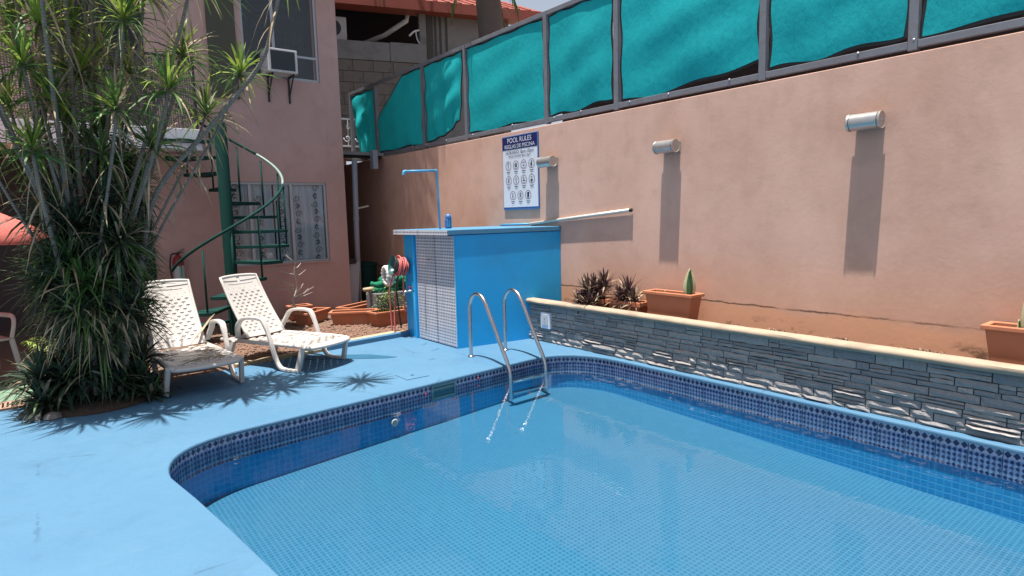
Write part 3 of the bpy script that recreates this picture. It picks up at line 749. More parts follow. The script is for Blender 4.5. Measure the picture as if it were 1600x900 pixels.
def picto(kind):
    mb = MB()
    if kind == 'shower': disc(mb,-.006,.03,.009); bar(mb,-.006,.02,-.006,-.035,.010); bar(mb,-.02,.04,.012,.04,.006); bar(mb,-.006,.008,.010,-.006,.005)
    elif kind == 'float': ring(mb,0,0,.010,.028)
    elif kind == 'swim': disc(mb,-.012,.022,.009); disc(mb,.014,.022,.009); bar(mb,-.026,-.012,0,-.022,.012); bar(mb,0,-.022,.026,-.012,.012)
    elif kind == 'child': disc(mb,.002,.032,.010); bar(mb,.002,.02,.0,-.012,.024); bar(mb,0,-.012,-.012,-.036,.010); bar(mb,0,-.012,.014,-.036,.010); disc(mb,-.018,.0,.008); bar(mb,-.018,-.006,-.018,-.034,.009)
    elif kind == 'run': disc(mb,.008,.034,.009); bar(mb,.006,.024,-.004,-.006,.013); bar(mb,-.004,-.006,.014,-.034,.009); bar(mb,-.004,-.006,-.024,-.028,.009); bar(mb,.004,.014,.024,.004,.007); bar(mb,.004,.014,-.018,.012,.007)
    elif kind == 'glass': bar(mb,-.014,.03,-.010,-.02,.006); bar(mb,.014,.03,.010,-.02,.006); bar(mb,0,-.02,0,-.034,.006); bar(mb,-.014,-.036,.014,-.036,.005); bar(mb,-.014,.02,.014,.02,.004)
    elif kind == 'dive': disc(mb,-.010,.028,.009); bar(mb,-.008,.018,.012,.0,.012); bar(mb,.012,0,-.014,-.006,.008); bar(mb,-.034,-.018,.034,-.018,.011)
    elif kind == 'food': disc(mb,-.004,.03,.008); bar(mb,-.004,.02,.004,-.004,.010); disc(mb,-.012,-.020,.017); bar(mb,-.026,-.02,.028,-.02,.016); bar(mb,.012,.0,.024,.012,.006)
    elif kind == 'bottle': bar(mb,0,.038,0,.012,.009); bar(mb,0,.014,0,-.036,.018)
    elif kind == 'pair': disc(mb,-.010,.022,.008); bar(mb,-.010,.014,-.012,-.034,.011); disc(mb,.012,.030,.008); bar(mb,.012,.022,.012,-.034,.013)
    elif kind == 'phone': bar(mb,.002,.036,-.004,-.036,.040); disc(mb,.012,.030,.012)
    return mb
kinds = [['shower','float','swim','child'],['run','glass','dive','food'],['bottle','pair','phone']]
for ri, (row, cz) in enumerate(zip(kinds, (.425,.640,.860))):
    for ci, kd in enumerate(row):
        cx = (.145 + ci*.178) if len(row) == 4 else (.235 + ci*.178)
        mb = MB(); ring(mb,0,0,.058,.066); o = on_sign(mb.mesh('ring', MAT['signred']), 'pictogram_ring', MAT['signred'], cx, cz, .0262)
        on_sign(picto(kd).mesh('pictogram', MAT['signink']), 'pictogram', MAT['signink'], cx, cz, .0268)
        mb = MB(); bar(mb,-.042,0,.042,0,.010); bar(mb,-.026,-.022,.026,-.022,.008); on_sign(mb.mesh('caption', MAT['signink']), 'caption', MAT['signink'], cx, cz+.092, .0262)

# ================================================================== the blue pump hut
HX, HY = 4.14, 6.445
hut = thing('pump_hut', 'blue pool pump hut with patterned tile doors and flat roof', 'hut', (4.9,7.1,0))
mb = MB(); mb.prism([(HX+.02,6.492),(XW-.001,6.285),(XW-.001,7.80),(HX+.02,7.80)], -.05, 1.425); mb.prism([(HX,6.495),(HX+.02,6.492),(HX+.02,6.510),(HX,6.510)],-.05,1.425); mb.box(HX,HX+.02,7.46,7.80,-.05,1.425)
mb.build('wall', MAT['hut'], hut, bevel=.006)
mb = MB(); mb.box(HX+.0, HX+.018, 6.512, 6.958, .012, 1.42); d1 = mb.build('door', MAT['huttile'], hut, bevel=.002)
mb = MB(); mb.box(HX+.0, HX+.018, 6.972, 7.457, .012, 1.42); d2 = mb.build('door', MAT['huttile'], hut, bevel=.002)
mb = MB(); mb.tube(crom([(HX,6.99,1.10),(HX-.03,7.0,1.105),(HX-.032,7.06,1.105),(HX-.03,7.13,1.10),(HX,7.14,1.10)],4), .008, 8); mb.build('handle', MAT['steel'], d2)
mb = MB(); mb.prism([(4.052,6.490),(XW-.0015,6.271),(XW-.0015,7.92),(4.052,7.92)], 1.43, 1.492); rf = mb.build('roof', MAT['hutroof'], hut, bevel=.006)
mb = MB(); mb.box(4.046, 4.051, 6.50, 7.92, 1.425, 1.490); mb.build('fascia', MAT['huttile'], rf)
mb = MB(); mb.box(HX-.035,HX-.002,7.47,7.505,.0,1.42); mb.build('corner_trim', MAT['hut'], hut, bevel=.004)
# shower pipe on the roof
sp = thing('shower_pipe', 'blue painted shower pipe standing on the hut roof', 'shower', (4.37,7.2,1.492))
mb = MB(); mb.tube([(4.375,7.2,1.49)] + crom([(4.365,7.2,1.9),(4.355,7.2,2.24),(4.34,7.2,2.262),(4.32,7.2,2.266)],4) , .015, 10); mb.build('riser', MAT['bluepipe'], sp, smooth=True)
mb = MB(); mb.tube([(4.32,7.2,2.266),(3.90,7.2,2.246)], .015, 10); mb.build('arm', MAT['bluepipe'], sp, smooth=True)
mb = MB(); mb.tube(crom([(3.905,7.2,2.247),(3.87,7.2,2.238),(3.862,7.2,2.20)],5), [.019]*10+[.021], 10); mb.build('spout', MAT['bluepipe'], sp, smooth=True)
vb = thing('valve_cover', 'small dark blue ribbed valve cover on the hut roof', 'valve', (4.63,7.4,1.492))
mb = MB(); mb.prism([(4.585,7.37),(4.68,7.37),(4.68,7.43),(4.585,7.43)], 1.492, 1.63); mb.build('body', MAT['signblue'], vb, bevel=.018)
for k in range(3):
    mb = MB(); mb.box(4.597+k*.027, 4.611+k*.027, 7.358, 7.369, 1.51, 1.61+.012*k); mb.build('rib', MAT['bluepipe'], vb, bevel=.002)
mb = MB(); mb.lathe([(.04,0),(.047,.03),(.03,.06),(0.004,.07)], (4.635,7.4,1.625), (0,0,1), 14, cap=False); mb.build('cap', MAT['signblue'], vb, smooth=True)
pn = thing('pool_pole', 'long pale cleaning pole resting on the hut roof against the wall', 'pole', (5.4,6.2,1.5))
mb = MB(); mb.tube([(XW-.030,5.02,1.677),(XW-.026,6.0,1.597),(XW-.023,6.9,1.523)], .0215, 12); mb.build('tube', MAT['pole'], pn, smooth=True)
mb = MB(); mb.tube([(XW-.0302,4.995,1.679),(XW-.030,5.02,1.677)], .0225, 12); mb.build('end_plug', MAT['black'], pn, smooth=True)
mb = MB(); mb.tube([(XW-.023,6.9,1.523),(XW-.026,7.6,1.511)], .015, 12); mb.build('inner_tube', MAT['bluepipe'], pn, smooth=True)

# tap, hose reel and hoses at the hut's back corner
tp = thing('garden_tap', 'small metal garden tap on the blue hut corner', 'tap', (HX-.03,7.50,.64))
mb = MB(); mb.tube([(HX-.002,7.52,.655),(HX-.06,7.53,.66),(HX-.13,7.545,.655)], .014, 8); mb.build('spindle', MAT['steel'], tp, smooth=True)
mb = MB(); mb.tube(crom([(HX-.10,7.54,.655),(HX-.15,7.55,.65),(HX-.165,7.553,.60)],5), [.014]*10+[.017], 8); mb.build('spout', MAT['steel'], tp, smooth=True)
mb = MB(); mb.tube([(HX-.07,7.533,.67),(HX-.07,7.533,.71)], .007, 6); mb.beam((HX-.10,7.535,.712),(HX-.04,7.53,.712),.016,.010); mb.build('lever', MAT['redpl'], tp)
mb = MB(); mb.tube([(HX-.02,7.515,.02),(HX-.02,7.515,.64)], .013, 8); mb.build('supply_pipe', MAT['bluepipe'], tp, smooth=True)
RX, RY, RZ = 4.13, 7.70, .97
hr = thing('hose_reel', 'green plastic hose hanger with pink hose wound round it', 'hose reel', (4.0,RY,RZ))
ax = Vector((-.93,.10,.20)).normalized()
c0 = Vector((RX,RY,RZ))
mb = MB(); mb.lathe([(.07,0),(.075,.10),(.09,.17),(.128,.235),(.133,.238),(.127,.230),(.084,.165),(.068,.10),(.06,.02)], c0, ax, 24, cap=False); mb.build('drum', MAT['reel'], hr, smooth=True)
mb = MB(); mb.lathe([(.072,.05),(.002,.052)], c0, ax, 24, cap=False); mb.build('drum_back', MAT['reel'], hr)
q = Vector((0,0,1)); a1 = ax.cross(q).normalized(); b1 = ax.cross(a1)
pts = []
for i in range(150):
    t = i/149; an = t*2*math.pi*9; r = .098+.024*math.sin(t*17)+.02*t; h = .02+.14*abs(math.sin(t*5.2))
    pts.append(c0 + ax*h + a1*math.cos(an)*r + b1*math.sin(an)*r)
mb = MB(); mb.tube(pts, .0115, 7); mb.build('hose_coil', MAT['hose'], hr, smooth=True)
for k, (dx, dy, zb_, kx) in enumerate(((-.20,.16,.08,.0),(-.16,.05,.12,.03),(-.10,-.04,.40,.02),(-.13,.10,.03,-.04))):
    mb = MB(); mb.tube(crom([c0+Vector((dx*.6,dy*.5,.02)), c0+Vector((dx,dy,-.25)), c0+Vector((dx+kx,dy+.02,-.6)), (RX+dx+kx*1.5,RY+dy,zb_)],6), .011, 7); mb.build('hose_end', MAT['hose'] if k != 1 else MAT['black'], hr, smooth=True)
ph = thing('corrugated_hose', 'pale corrugated pool hose hung in loops behind the hose hanger', 'hose', (4.05,7.95,.85))
mb = MB(); pts = []; rs = []
for i in range(120):
    t = i/119; an = t*2*math.pi*2.6; pts.append(Vector((4.06-.10*t, 8.10+.10*math.cos(an)-.03, .84+.12*math.sin(an)))); rs.append(.030+.006*math.sin(i*2.1))
mb.tube(pts, rs, 9); mb.build('loop', MAT['palehose'], ph, smooth=True)

# ladder
def ladder():
    t = thing('pool_ladder', 'stainless steel pool ladder with two curved handrails and steps', 'ladder', (4.3,5.6,0))
    for x, dx in ((4.012,0),(4.522,.0)):
        ed = 5.42 if x < 4.3 else 5.44
        P = [(x,6.01,0),(x,6.012,.30),(x,6.01,.56),(x,5.99,.66),(x,5.93,.735),(x,5.84,.765),(x,5.75,.735),(x,5.68,.66),(x,5.58,.50),(x,5.40,.20),(x,5.30,.04),(x,5.265,-.06),(x,5.26,-.20),(x,5.26,-.36)]
        mb = MB(); mb.tube(crom(P,5), .0225, 14); mb.build('handrail', MAT['steel'], t, smooth=True)
        mb = MB(); mb.lathe([(.042,0),(.040,.010),(.024,.022),(.022,.022)], (x,6.01,.001), (0,0,1), 18); mb.build('flange', MAT['steel'], t, smooth=True)
    for z in (-.16,-.29):
        mb = MB(); mb.box(4.033,4.501,5.225,5.295,z-.012,z+.012); mb.build('step', MAT['steel'], t, bevel=.006)
ladder()
# skimmer
sk = thing('pool_skimmer', 'pale green skimmer mouth set in the waterline tiles', 'skimmer', (3.2,5.3,-.1))
def farY(x): return 5.178 + (x-1.25)*.0818
mb = MB(); ya, yb = farY(SKIM[0])+.012, farY(SKIM[1])+.012
def qd(mb, x0, x1, z0, z1, dy0, dy1): mb.add([(x0,farY(x0)+dy0,z0),(x1,farY(x1)+dy0,z0),(x1,farY(x1)+dy0,z1),(x0,farY(x0)+dy0,z1),(x0,farY(x0)+dy1,z0),(x1,farY(x1)+dy1,z0),(x1,farY(x1)+dy1,z1),(x0,farY(x0)+dy1,z1)], [(0,1,2,3),(4,5,6,7),(0,1,5,4),(1,2,6,5),(2,3,7,6),(3,0,4,7)])
for (x0,x1,z0,z1) in ((SKIM[0],SKIM[1],-.05,-.032),(SKIM[0],SKIM[1],-.19,-.165),(SKIM[0],SKIM[0]+.02,-.165,-.05),(SKIM[1]-.02,SKIM[1],-.165,-.05)):
    qd(mb, x0, x1, z0, z1, -.012, .003)
mb.build('frame', M('skimmer_plastic', (.10,.22,.26), .5), sk)
mb = MB(); qd(mb, SKIM[0]+.02, SKIM[1]-.02, -.165, -.05, -.001, .002); mb.build('throat', M('skimmer_throat', (.05,.16,.21), .5), sk)
mb = MB(); qd(mb, SKIM[0]+.025, SKIM[1]-.025, -.085, -.070, -.010, -.002); mb.build('flap', M('skimmer_flap', (.14,.24,.25), .5), sk)
lid = thing('skimmer_lid', 'square blue skimmer lid flush in the deck near the pool edge', 'lid', (3.05,5.72,0))
mb = MB(); mb.box(2.93,3.19,5.58,5.84,.002,.007); mb.build('plate', MAT['deck'], lid, bevel=.002)
mb = MB(); mb.lathe([(.02,0),(.02,.003)], (3.06,5.71,.0075), (0,0,1), 14); mb.build('finger_hole', MAT['patch'], lid)
for (x, z, nm, lb) in ((2.62,-.30,'return_inlet','white round return fitting under water on the far pool wall'),):
    t = thing(nm, lb, 'fitting', (x, farY(x), z))
    mb = MB(); mb.lathe([(.038,0),(.036,.010),(.026,.014),(.016,.010),(.012,.004)], (x,farY(x)-.001,z), (0,-1,0), 20); mb.build('ring', MAT['palehose'], t, smooth=True)
    mb = MB(); mb.lathe([(.011,0),(.008,.012)], (x,farY(x)-.004,z), (0,-1,0), 12); mb.build('nozzle', MAT['pvc'], t)
for k, (x, y, a, l) in enumerate(((3.92,6.66,.5,.16),(3.60,6.22,.1,.12),(3.98,7.05,.7,.2))):
    mb = MB(); c_, s_ = math.cos(a), math.sin(a)
    P = [(x+c_*l*(t-.5)-s_*.012*math.sin(t*9), y+s_*l*(t-.5)+c_*.012*math.sin(t*9), .003) for t in (0,.25,.5,.75,1)]
    mb.tube(P, [.001,.004,.003,.005,.001], 4, flat=.3)
    tag(mb.build('deck_crack', MAT['patch']), ('dark paint crack by the hut corner','dark paint chip between hut and skimmer lid','dark paint crack at the foot of the tile doors')[k], 'crack', kind='structure')
for x, c in ((2.985,'redpl'),(3.66,'redpl')):
    t = MB(); t.lathe([(.012,0),(.011,.004),(.004,.006)], (x,farY(x)-.009,-.10 if x<3.2 else -.07), (0,-1,0), 12)
    tag(t.build('marker_stud', MAT[c], smooth=True), 'tiny red stud at the waterline %s' % ('left of the skimmer' if x < 3.2 else 'between skimmer and ladder'), 'stud')

# ================================================================== the house
YB = 10.8
house = thing('house', 'two storey pink stucco house with windows and a small balcony', 'house', (3.0,YB,0))
XR = 4.60
mb = MB()
def wallrect(x0,x1,z0,z1): mb.box(x0,x1,YB,YB+.18,z0,z1)
# face with openings: lower window 2.56..4.25 x .93..2.31, upper window 2.96..4.27 x 4.02..5.6, left part open below
wallrect(1.50,2.57,-.1,6.2); wallrect(2.57,4.25,-.1,.93); wallrect(2.57,4.25,2.31,4.02); wallrect(4.25,XR,-.1,6.2); wallrect(2.57,4.25,5.62,6.2); wallrect(2.57,3.00,4.02,5.62)
mb.box(XR-.18,XR,YB+.18,17,-.1,6.2)
mb.build('wall', MAT['house'], house)
mb = MB(); mb.box(-3,4.95,YB-.40,17,6.2,6.42); mb.build('roof', MAT['grey'], house, bevel=.01)  # roof is out of view; its eave is added to shade the front
mb = MB(); mb.box(-4,1.499,YB+.02,YB+.2,3.02,6.19); mb.build('upper_wall', MAT['house'], house)
mb = MB(); mb.box(-4,1.50,YB+2.6,YB+2.7,-.1,3.0); mb.box(1.50,1.6,YB+.18,YB+2.6,-.1,3.0); mb.box(-4,1.5,YB+.2,YB+2.6,2.95,3.02); mb.build('porch_wall', M('porch_grey_paint', (.10,.075,.08), .8, .15, 3, .2, 30), house)
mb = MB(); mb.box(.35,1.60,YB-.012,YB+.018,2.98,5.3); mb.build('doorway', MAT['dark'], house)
mb = MB(); mb.box(1.36,1.495,YB-.03,YB+.10,-.05,2.68); mb.build('door_post', MAT['greenmetal'], house, bevel=.006)
mb = MB(); mb.box(2.48,2.90,YB-.035,YB-.002,3.62,5.6); mb.build('shutter', M('olive_shutter', (.075,.07,.05), .7, .2, 4, .3, 30), house, bevel=.004)
def window(x0,x1,z0,z1,mull,trans=None,curt='curtain',dep=.045,name='window'):
    """frame in the reveal with separate panes and a curtain behind"""
    y = YB+dep; f = .042
    mb = MB()
    mb.box(x0,x1,y-.02,y+.02,z0,z0+f); mb.box(x0,x1,y-.02,y+.02,z1-f,z1); mb.box(x0,x0+f,y-.02,y+.02,z0+f,z1-f); mb.box(x1-f,x1,y-.02,y+.02,z0+f,z1-f)
    wn = mb.build(name, MAT['alu'], house, bevel=.003)
    for m in mull:
        mb = MB(); mb.box(m-.024,m+.024,y-.026,y+.018,z0+f,z1-f); mb.build('mullion', MAT['alu'], wn, bevel=.003)
    if trans:
        mb = MB(); mb.box(mull[-1]+.026,x1-f,y-.018,y+.018,trans-.02,trans+.02); mb.build('transom', MAT['alu'], wn, bevel=.003)
    xs = [x0+f] + [m for m in mull] + [x1-f]
    for a, b in zip(xs[:-1], xs[1:]):
        mb = MB(); mb.box(a+.002,b-.002,y-.004,y+.002,z0+f,z1-f); mb.build('pane', MAT['glass'], wn)
    return wn
w1 = window(2.57,4.25,.93,2.31,[2.95,3.63])
def curtain(x0,x1,z0,z1,y,m,waves,name='curtain',parent=None):
    n = 60
    mb = MB(); mb.grid(lambda u,v: (x0+(x1-x0)*u, y+.022*math.sin(u*waves)+.008*math.sin(u*waves*2.7+1), z0+(z1-z0)*v), n, 2)
    return mb.build(name, m, parent, smooth=True)
curtain(2.60,3.33,.97,2.28,YB+.088,MAT['curtain'],38,parent=w1)
curtain(3.36,4.21,.97,2.28,YB+.09,MAT['curtain'],44,parent=w1)
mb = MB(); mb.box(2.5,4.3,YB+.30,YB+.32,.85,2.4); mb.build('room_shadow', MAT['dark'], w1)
def vine(x, z0, z1, y, par):
    """printed scroll pattern: spirals with leaves up the lace"""
    mb = MB(); z = z0; sgn = 1
    while z < z1:
        P = []
        for i in range(26):
            t = i/25; an = t*2*math.pi*1.35+ (0 if sgn>0 else math.pi); r = .062*(1-t*.85)
            P.append((x+sgn*.012+math.cos(an)*r, y, z+.07+math.sin(an)*r))
        mb.tube(P, .0055, 4)
        mb.tube([(x,y,z-.01),(x-.03*sgn,y,z-.06),(x-.005,y,z-.12)], [.008,.013,.004], 4)
        mb.tube([(x,y,z-.03),(x+.045*sgn,y,z-.05)], [.010,.003], 4)
        mb.tube([(x,y,z-.07),(x+.04*sgn,y,z-.11)], [.011,.003], 4)
        z += .27; sgn = -sgn
    return mb.build('printed_vine', MAT['curtdark'], par)
for x in (2.72,3.10,3.46,3.74,4.06): vine(x, 1.06+(.1 if x in (3.10,3.74) else 0), 2.22, YB+.058, w1)
mb = MB(); mb.box(2.55,4.27,YB-.02,YB+.07,.905,.929); mb.build('sill', MAT['house'], house, bevel=.004)
w2 = window(2.99,4.25,4.02,5.62,[3.50],trans=4.42,name='window')
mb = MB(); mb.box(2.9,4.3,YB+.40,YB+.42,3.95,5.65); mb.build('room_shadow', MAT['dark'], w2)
def lace(x0,x1,z0,z1,y,par):
    mb = MB()
    for i in range(4):
        for j in range(3):
            cx = x0+(x1-x0)*(i+.5)/4; cz = z0+(z1-z0)*(j+.5)/3
            for r_ in (.045,.022):
                P = [(cx+math.cos(k*math.pi/7)*r_, y, cz+math.sin(k*math.pi/7)*r_) for k in range(14)]; mb.tube(P, .006, 4, closed=True)
    return mb.build('lace_trim', MAT['acgrille'], par)
lace(3.06,3.45,4.75,5.5,YB+.10,w2); lace(3.55,4.05,4.5,4.85,YB+.10,w2); lace(3.55,4.05,4.95,5.5,YB+.10,w2)
# balcony
bal = tag(bpy.data.objects.new('balcony', None)); COL.objects.link(bal); bal.parent = house; bal.location = (0,0,0)
def hb(x0,x1,y0,y1,z0,z1,name,m,par=house,bev=.004):
    mb = MB(); mb.box(x0,x1,y0,y1,z0,z1); return mb.build(name, m, par, bevel=bev)
bpy.data.objects.remove(bal)
hb(-3.2,2.10,9.90,YB+.0,2.69,2.985,'balcony_slab',MAT['balc'])
for x in (.25,.85,1.45,2.06): hb(x-.015,x+.015,9.92,9.95,2.99,3.95,'railing_post',MAT['black'])
hb(-.6,2.08,9.92,9.95,3.951,3.985,'railing_top',MAT['black'])
mb = MB(); mb.box(-.6,2.06,9.934,9.938,3.0,3.93); mb.build('railing_mesh', MAT['net'], house)
hb(2.045,2.075,9.952,YB-.02,3.951,3.985,'railing_top',MAT['black'])
mb = MB(); mb.beam((.9,9.96,3.95),(2.04,9.96,3.15),.02,.03); mb.build('railing_brace', MAT['black'], house)

# window air conditioner
ac = thing('window_air_conditioner', 'grey box air conditioner bracketed under the upper window', 'air conditioner', (3.5,YB-.2,4.06))
mb = MB(); mb.box(3.28,3.76,YB-.34,YB+.14,4.05,4.42); mb.build('casing', MAT['acbox'], ac, bevel=.012)
mb = MB(); mb.box(3.325,3.715,YB-.3445,YB-.3405,4.085,4.385); gr = mb.build('grille', MAT['acgrille'], ac)
for k in range(14):
    mb = MB(); z = 4.10+k*.0205; mb.box(3.33,3.71,YB-.350,YB-.3450,z,z+.006); mb.build('slat', MAT['acgrille'], gr)
for x in (3.36,3.70):
    mb = MB(); mb.beam((x,YB-.30,4.03),(x,YB-.01,4.03),.025,.03); mb.beam((x,YB-.02,4.02),(x,YB-.02,3.62),.025,.025); mb.beam((x,YB-.27,4.02),(x,YB-.03,3.74),.018,.018); mb.build('bracket', MAT['black'], ac)

# extinguisher
ex = thing('fire_extinguisher', 'dark red fire extinguisher with white label hung on the pink wall', 'fire extinguisher', (1.79,YB-.09,.72))
cx, cy = 1.79, YB-.10
mb = MB(); mb.lathe([(.05,.0),(.075,.015),(.078,.04),(.078,.42),(.06,.48),(.028,.505),(.025,.53)], (cx,cy,.66), (0,0,1), 20); mb.build('cylinder', MAT['extred'], ex, smooth=True)
mb = MB(); mb.lathe([(.0795,.15),(.0795,.35)], (cx,cy,.66), (0,0,1), 20, cap=False); mb.build('label', MAT['paper'], ex, smooth=True)
mb = MB(); mb.beam((cx-.02,cy,1.20),(cx+.10,cy,1.265),.02,.012); mb.beam((cx-.02,cy,1.20),(cx+.09,cy,1.215),.02,.012); mb.box(cx-.025,cx+.025,cy-.02,cy+.02,1.185,1.215); mb.build('lever', MAT['black'], ex)
mb = MB(); mb.tube(crom([(cx-.02,cy,1.20),(cx-.09,cy-.02,1.18),(cx-.12,cy-.03,1.0),(cx-.10,cy-.03,.80)],5), .012, 8); mb.build('hose', MAT['black'], ex, smooth=True)
mb = MB(); mb.box(cx-.03,cx+.03,cy+.07,YB-.001,.9,1.1); mb.build('hook', MAT['black'], ex)

# spiral stair
SXc, SYc = 2.33, 9.80
st = thing('spiral_stair', 'green steel spiral stair with partly pale handrail by the pink house', 'staircase', (SXc,SYc,0))
mb = MB(); mb.lathe([(.086,0),(.086,3.12),(.08,3.14),(.002,3.145)], (SXc,SYc,-.05), (0,0,1), 24); mb.build('column', MAT['greenmetal'], st, angle=40)
NT_ = 13; A0 = R(196); DA = R(27.0); RISE = .218
def helix(a, r, z): return Vector((SXc+math.cos(a)*r, SYc+math.sin(a)*r, z))
for i in range(NT_):
    a = A0+DA*i; z = RISE*(i+1); mb = MB(); hw = DA*.56
    P = [helix(a-hw*.5,.09,0), helix(a-hw*.95,.80,0), helix(a-hw*.5,.835,0), helix(a,.85,0), helix(a+hw*.5,.835,0), helix(a+hw*.95,.80,0), helix(a+hw*.5,.09,0)]
    mb.prism([(p.x,p.y) for p in P], z-.045, z); mb.build('tread', MAT['greenmetal'], st, bevel=.003)
    mb = MB(); mb.tube([helix(a+hw*.6,.80,z-.005), helix(a+hw*.6,.80,z+.86)], .0145, 6); mb.build('baluster', MAT['greenmetal'], st, smooth=True)
P = [helix(A0-DA*.3+DA*NT_*t/60, .80, RISE*(.75+NT_*t/60)+.84) for t in range(61)]
mb = MB(); mb.tube(P[:26], .020, 8); mb.build('handrail', MAT['greenmetal'], st, smooth=True)
mb = MB(); mb.tube(P[25:37], .0205, 8); mb.build('handrail', MAT['railgreen'], st, smooth=True).__setitem__('label', 'pale middle stretch of handrail')  # middle stretch of the rail in a paler green
mb = MB(); mb.tube(P[36:56], .020, 8); mb.build('handrail', MAT['greenmetal'], st, smooth=True)

# downpipe, pump and oddments in the passage
dp = thing('downpipe', 'grey plastic downpipe in the dark passage beside the house', 'pipe', (4.96,11.2,0))
mb = MB(); mb.tube([(4.93,11.2,-.05),(4.95,11.2,1.4),(4.985,11.2,2.75)], .052, 12); mb.build('pipe', MAT['pvc'], dp, smooth=True)
mb = MB(); mb.lathe([(.06,0),(.06,.09)], (4.957,11.2,1.62), (0,0,1), 14); mb.build('joint', MAT['pvc'], dp)
mb = MB(); mb.beam((4.97,11.2,1.85),(5.18,11.1,1.90),.05,.03); mb.build('bracket', MAT['twig'], dp)
wb = thing('leaning_board', 'dark board leaning on the house corner in the passage', 'board', (4.72,10.95,0))
mb = MB(); mb.obox((4.74,10.98,.42), (.10,0,.02), (0,.012,0), (.04,0,.42)); mb.build('panel', MAT['pvc'], wb)
mb = MB(); mb.box(4.665,4.80,10.94,10.97,.83,.93); mb.build('edge', MAT['black'], wb, bevel=.004)
bn = thing('dark_bin', 'dark plastic bin standing in the passage shade', 'bin', (5.28,11.6,0))
mb = MB(); mb.lathe([(.17,0),(.22,.75),(.24,.76),(.24,.80),(.05,.83),(.002,.832)], (5.28,11.6,-.02), (0,0,1), 18); mb.build('body', MAT['greenmetal'], bn, angle=40)
pr = thing('passage_roof', 'small dark lean-to roof over the passage behind the house', 'roof', (5.2,12.4,3.0))
mb = MB(); mb.obox((5.15,12.5,3.03), (.55,0,0), (0,1.1,.12), (0,0,.03)); mb.build('sheet', MAT['grey'], pr, bevel=.004)
for y in (11.5,12.4): mb = MB(); mb.box(4.62,5.70,y,y+.08,2.84+.1*(y-11.5),2.92+.1*(y-11.5)); mb.build('rafter', MAT['black'], pr)
mb = MB(); mb.box(5.42,5.52,11.30,11.44,2.62,2.98); mb.build('drip_box', MAT['pvc'], pr, bevel=.004)
mb = MB(); mb.box(4.6,5.9,13.7,13.8,-.1,3.2); tag(mb.build('back_wall', MAT['redwall']), 'dark wall closing the end of the passage', 'wall')

# ================================================================== the neighbour's building behind
NB = thing('neighbour_building', 'grey concrete neighbour building with red roof behind the fence', 'building', (5.3,14.0,0), R(-17))
def nb(u0,u1,v0,v1,z0,z1,name,m,par=NB,bev=.006):
    mb = MB(); mb.box(u0,u1,v0,v1,z0,z1); return mb.build(name, MAT[m], par, bevel=bev, world=False)
nb(-2,2.62,.0,.2,3.0,5.262,'wall','stonebase',bev=0)
nb(-2,1.79,-.04,.3,5.27,5.68,'parapet','grey'); nb(1.80,2.66,-.045,.3,5.27,5.70,'parapet','grey')
bl = None
random.seed(3)
for j in range(9):                                # block courses, each block its own piece
    z = 3.02+j*.25
    for i in range(10):
        x = -.9+i*.46 - (.23 if j % 2 else 0)
        if x < .1 or x > 2.6: continue
        if bl is None: mb = MB(); mb.box(0,.448,-.018,.02,0,.238); bl = mb.mesh('concrete_block', MAT['block'])
        o = bpy.data.objects.new('concrete_block', bl); COL.objects.link(o); o.parent = NB; o.location = (x, random.uniform(-.006,.004), z)
nb(-2,3.6,1.9,2.0,5.2,8.0,'terrace_back_wall','dark'); nb(-2,2.7,.3,2.2,5.24,5.30,'terrace_floor','grey')
nb(2.52,2.68,.02,.16,5.71,6.42,'post','grey')
nb(2.68,4.8,.10,.24,2.9,6.45,'side_wall','grey',bev=0)
for k, x in enumerate((2.70,2.90,3.02,3.17)): nb(x,x+(.16 if k == 0 else .05),.085,.098,5.2,6.42,'damp_streak','stonebase',bev=0)
mb = MB(); mb.obox((1.6,.9,7.07), (3.9,0,0), (0,1.35,.55), (0,-.02,.035)); rf2 = mb.build('roof', MAT['redroof'], NB, world=False)
for i in range(26):
    x = -2.1+i*.29; mb = MB(); mb.obox((x,.9,7.115), (.03,0,0), (0,1.36,.554), (0,-.01,.02)); mb.build('roof_ridge', MAT['redroof'], rf2, world=False)
mb = MB(); mb.box(-2.3,5.5,-.47,-.44,6.33,6.56); mb.obox((1.6,-.1,6.42), (3.9,0,0), (0,.32,.0), (0,0,.015)); mb.build('eave_board', MAT['redroof'], NB, world=False)
mb = MB(); mb.tube([(2.24,.0,6.34),(2.22,.0,6.22),(1.75,.35,5.95),(.9,1.2,5.75)], .055, 10); mb.build('gutter_pipe', MAT['acbox'], NB, smooth=True, world=False)
mb = MB(); mb.tube(crom([(2.50,-.02,6.02),(2.38,-.05,5.98),(2.25,-.08,5.86)],4), .022, 8); mb.build('cable', MAT['signwhite'], NB, smooth=True, world=False)
mb = MB(); mb.tube(crom([(2.42,-.03,5.98),(2.44,-.04,5.82),(2.50,-.04,5.71)],4), .014, 8); mb.build('cable', MAT['signwhite'], NB, smooth=True, world=False)
u2 = thing('outdoor_condenser', 'white outdoor air conditioner condenser on the neighbour parapet', 'air conditioner', (6.0,14.0,5.70), R(-17))
mb = MB(); mb.box(-.62,.18,-.15,.15,0,.50); mb.build('casing', MAT['acbox'], u2, bevel=.015, world=False)
mb = MB(); mb.box(.1815,.184,-.11,.11,.12,.44); mb.build('side_grille', MAT['pvc'], u2, world=False)
mb = MB(); mb.lathe([(.18,0),(.18,.012)], (-.12,-.151,.25), (0,-1,0), 22); mb.build('fan_grille', MAT['acgrille'], u2, world=False)
rl = thing('scroll_railing', 'white scrolled iron railing beyond the passage roof', 'railing', (5.3,13.2,3.2))
mb = MB()
for z in (3.26,3.84): mb.beam((4.75,13.2,z),(6.2,13.2,z),.03,.03)
mb.build('rail', MAT['signwhite'], rl)
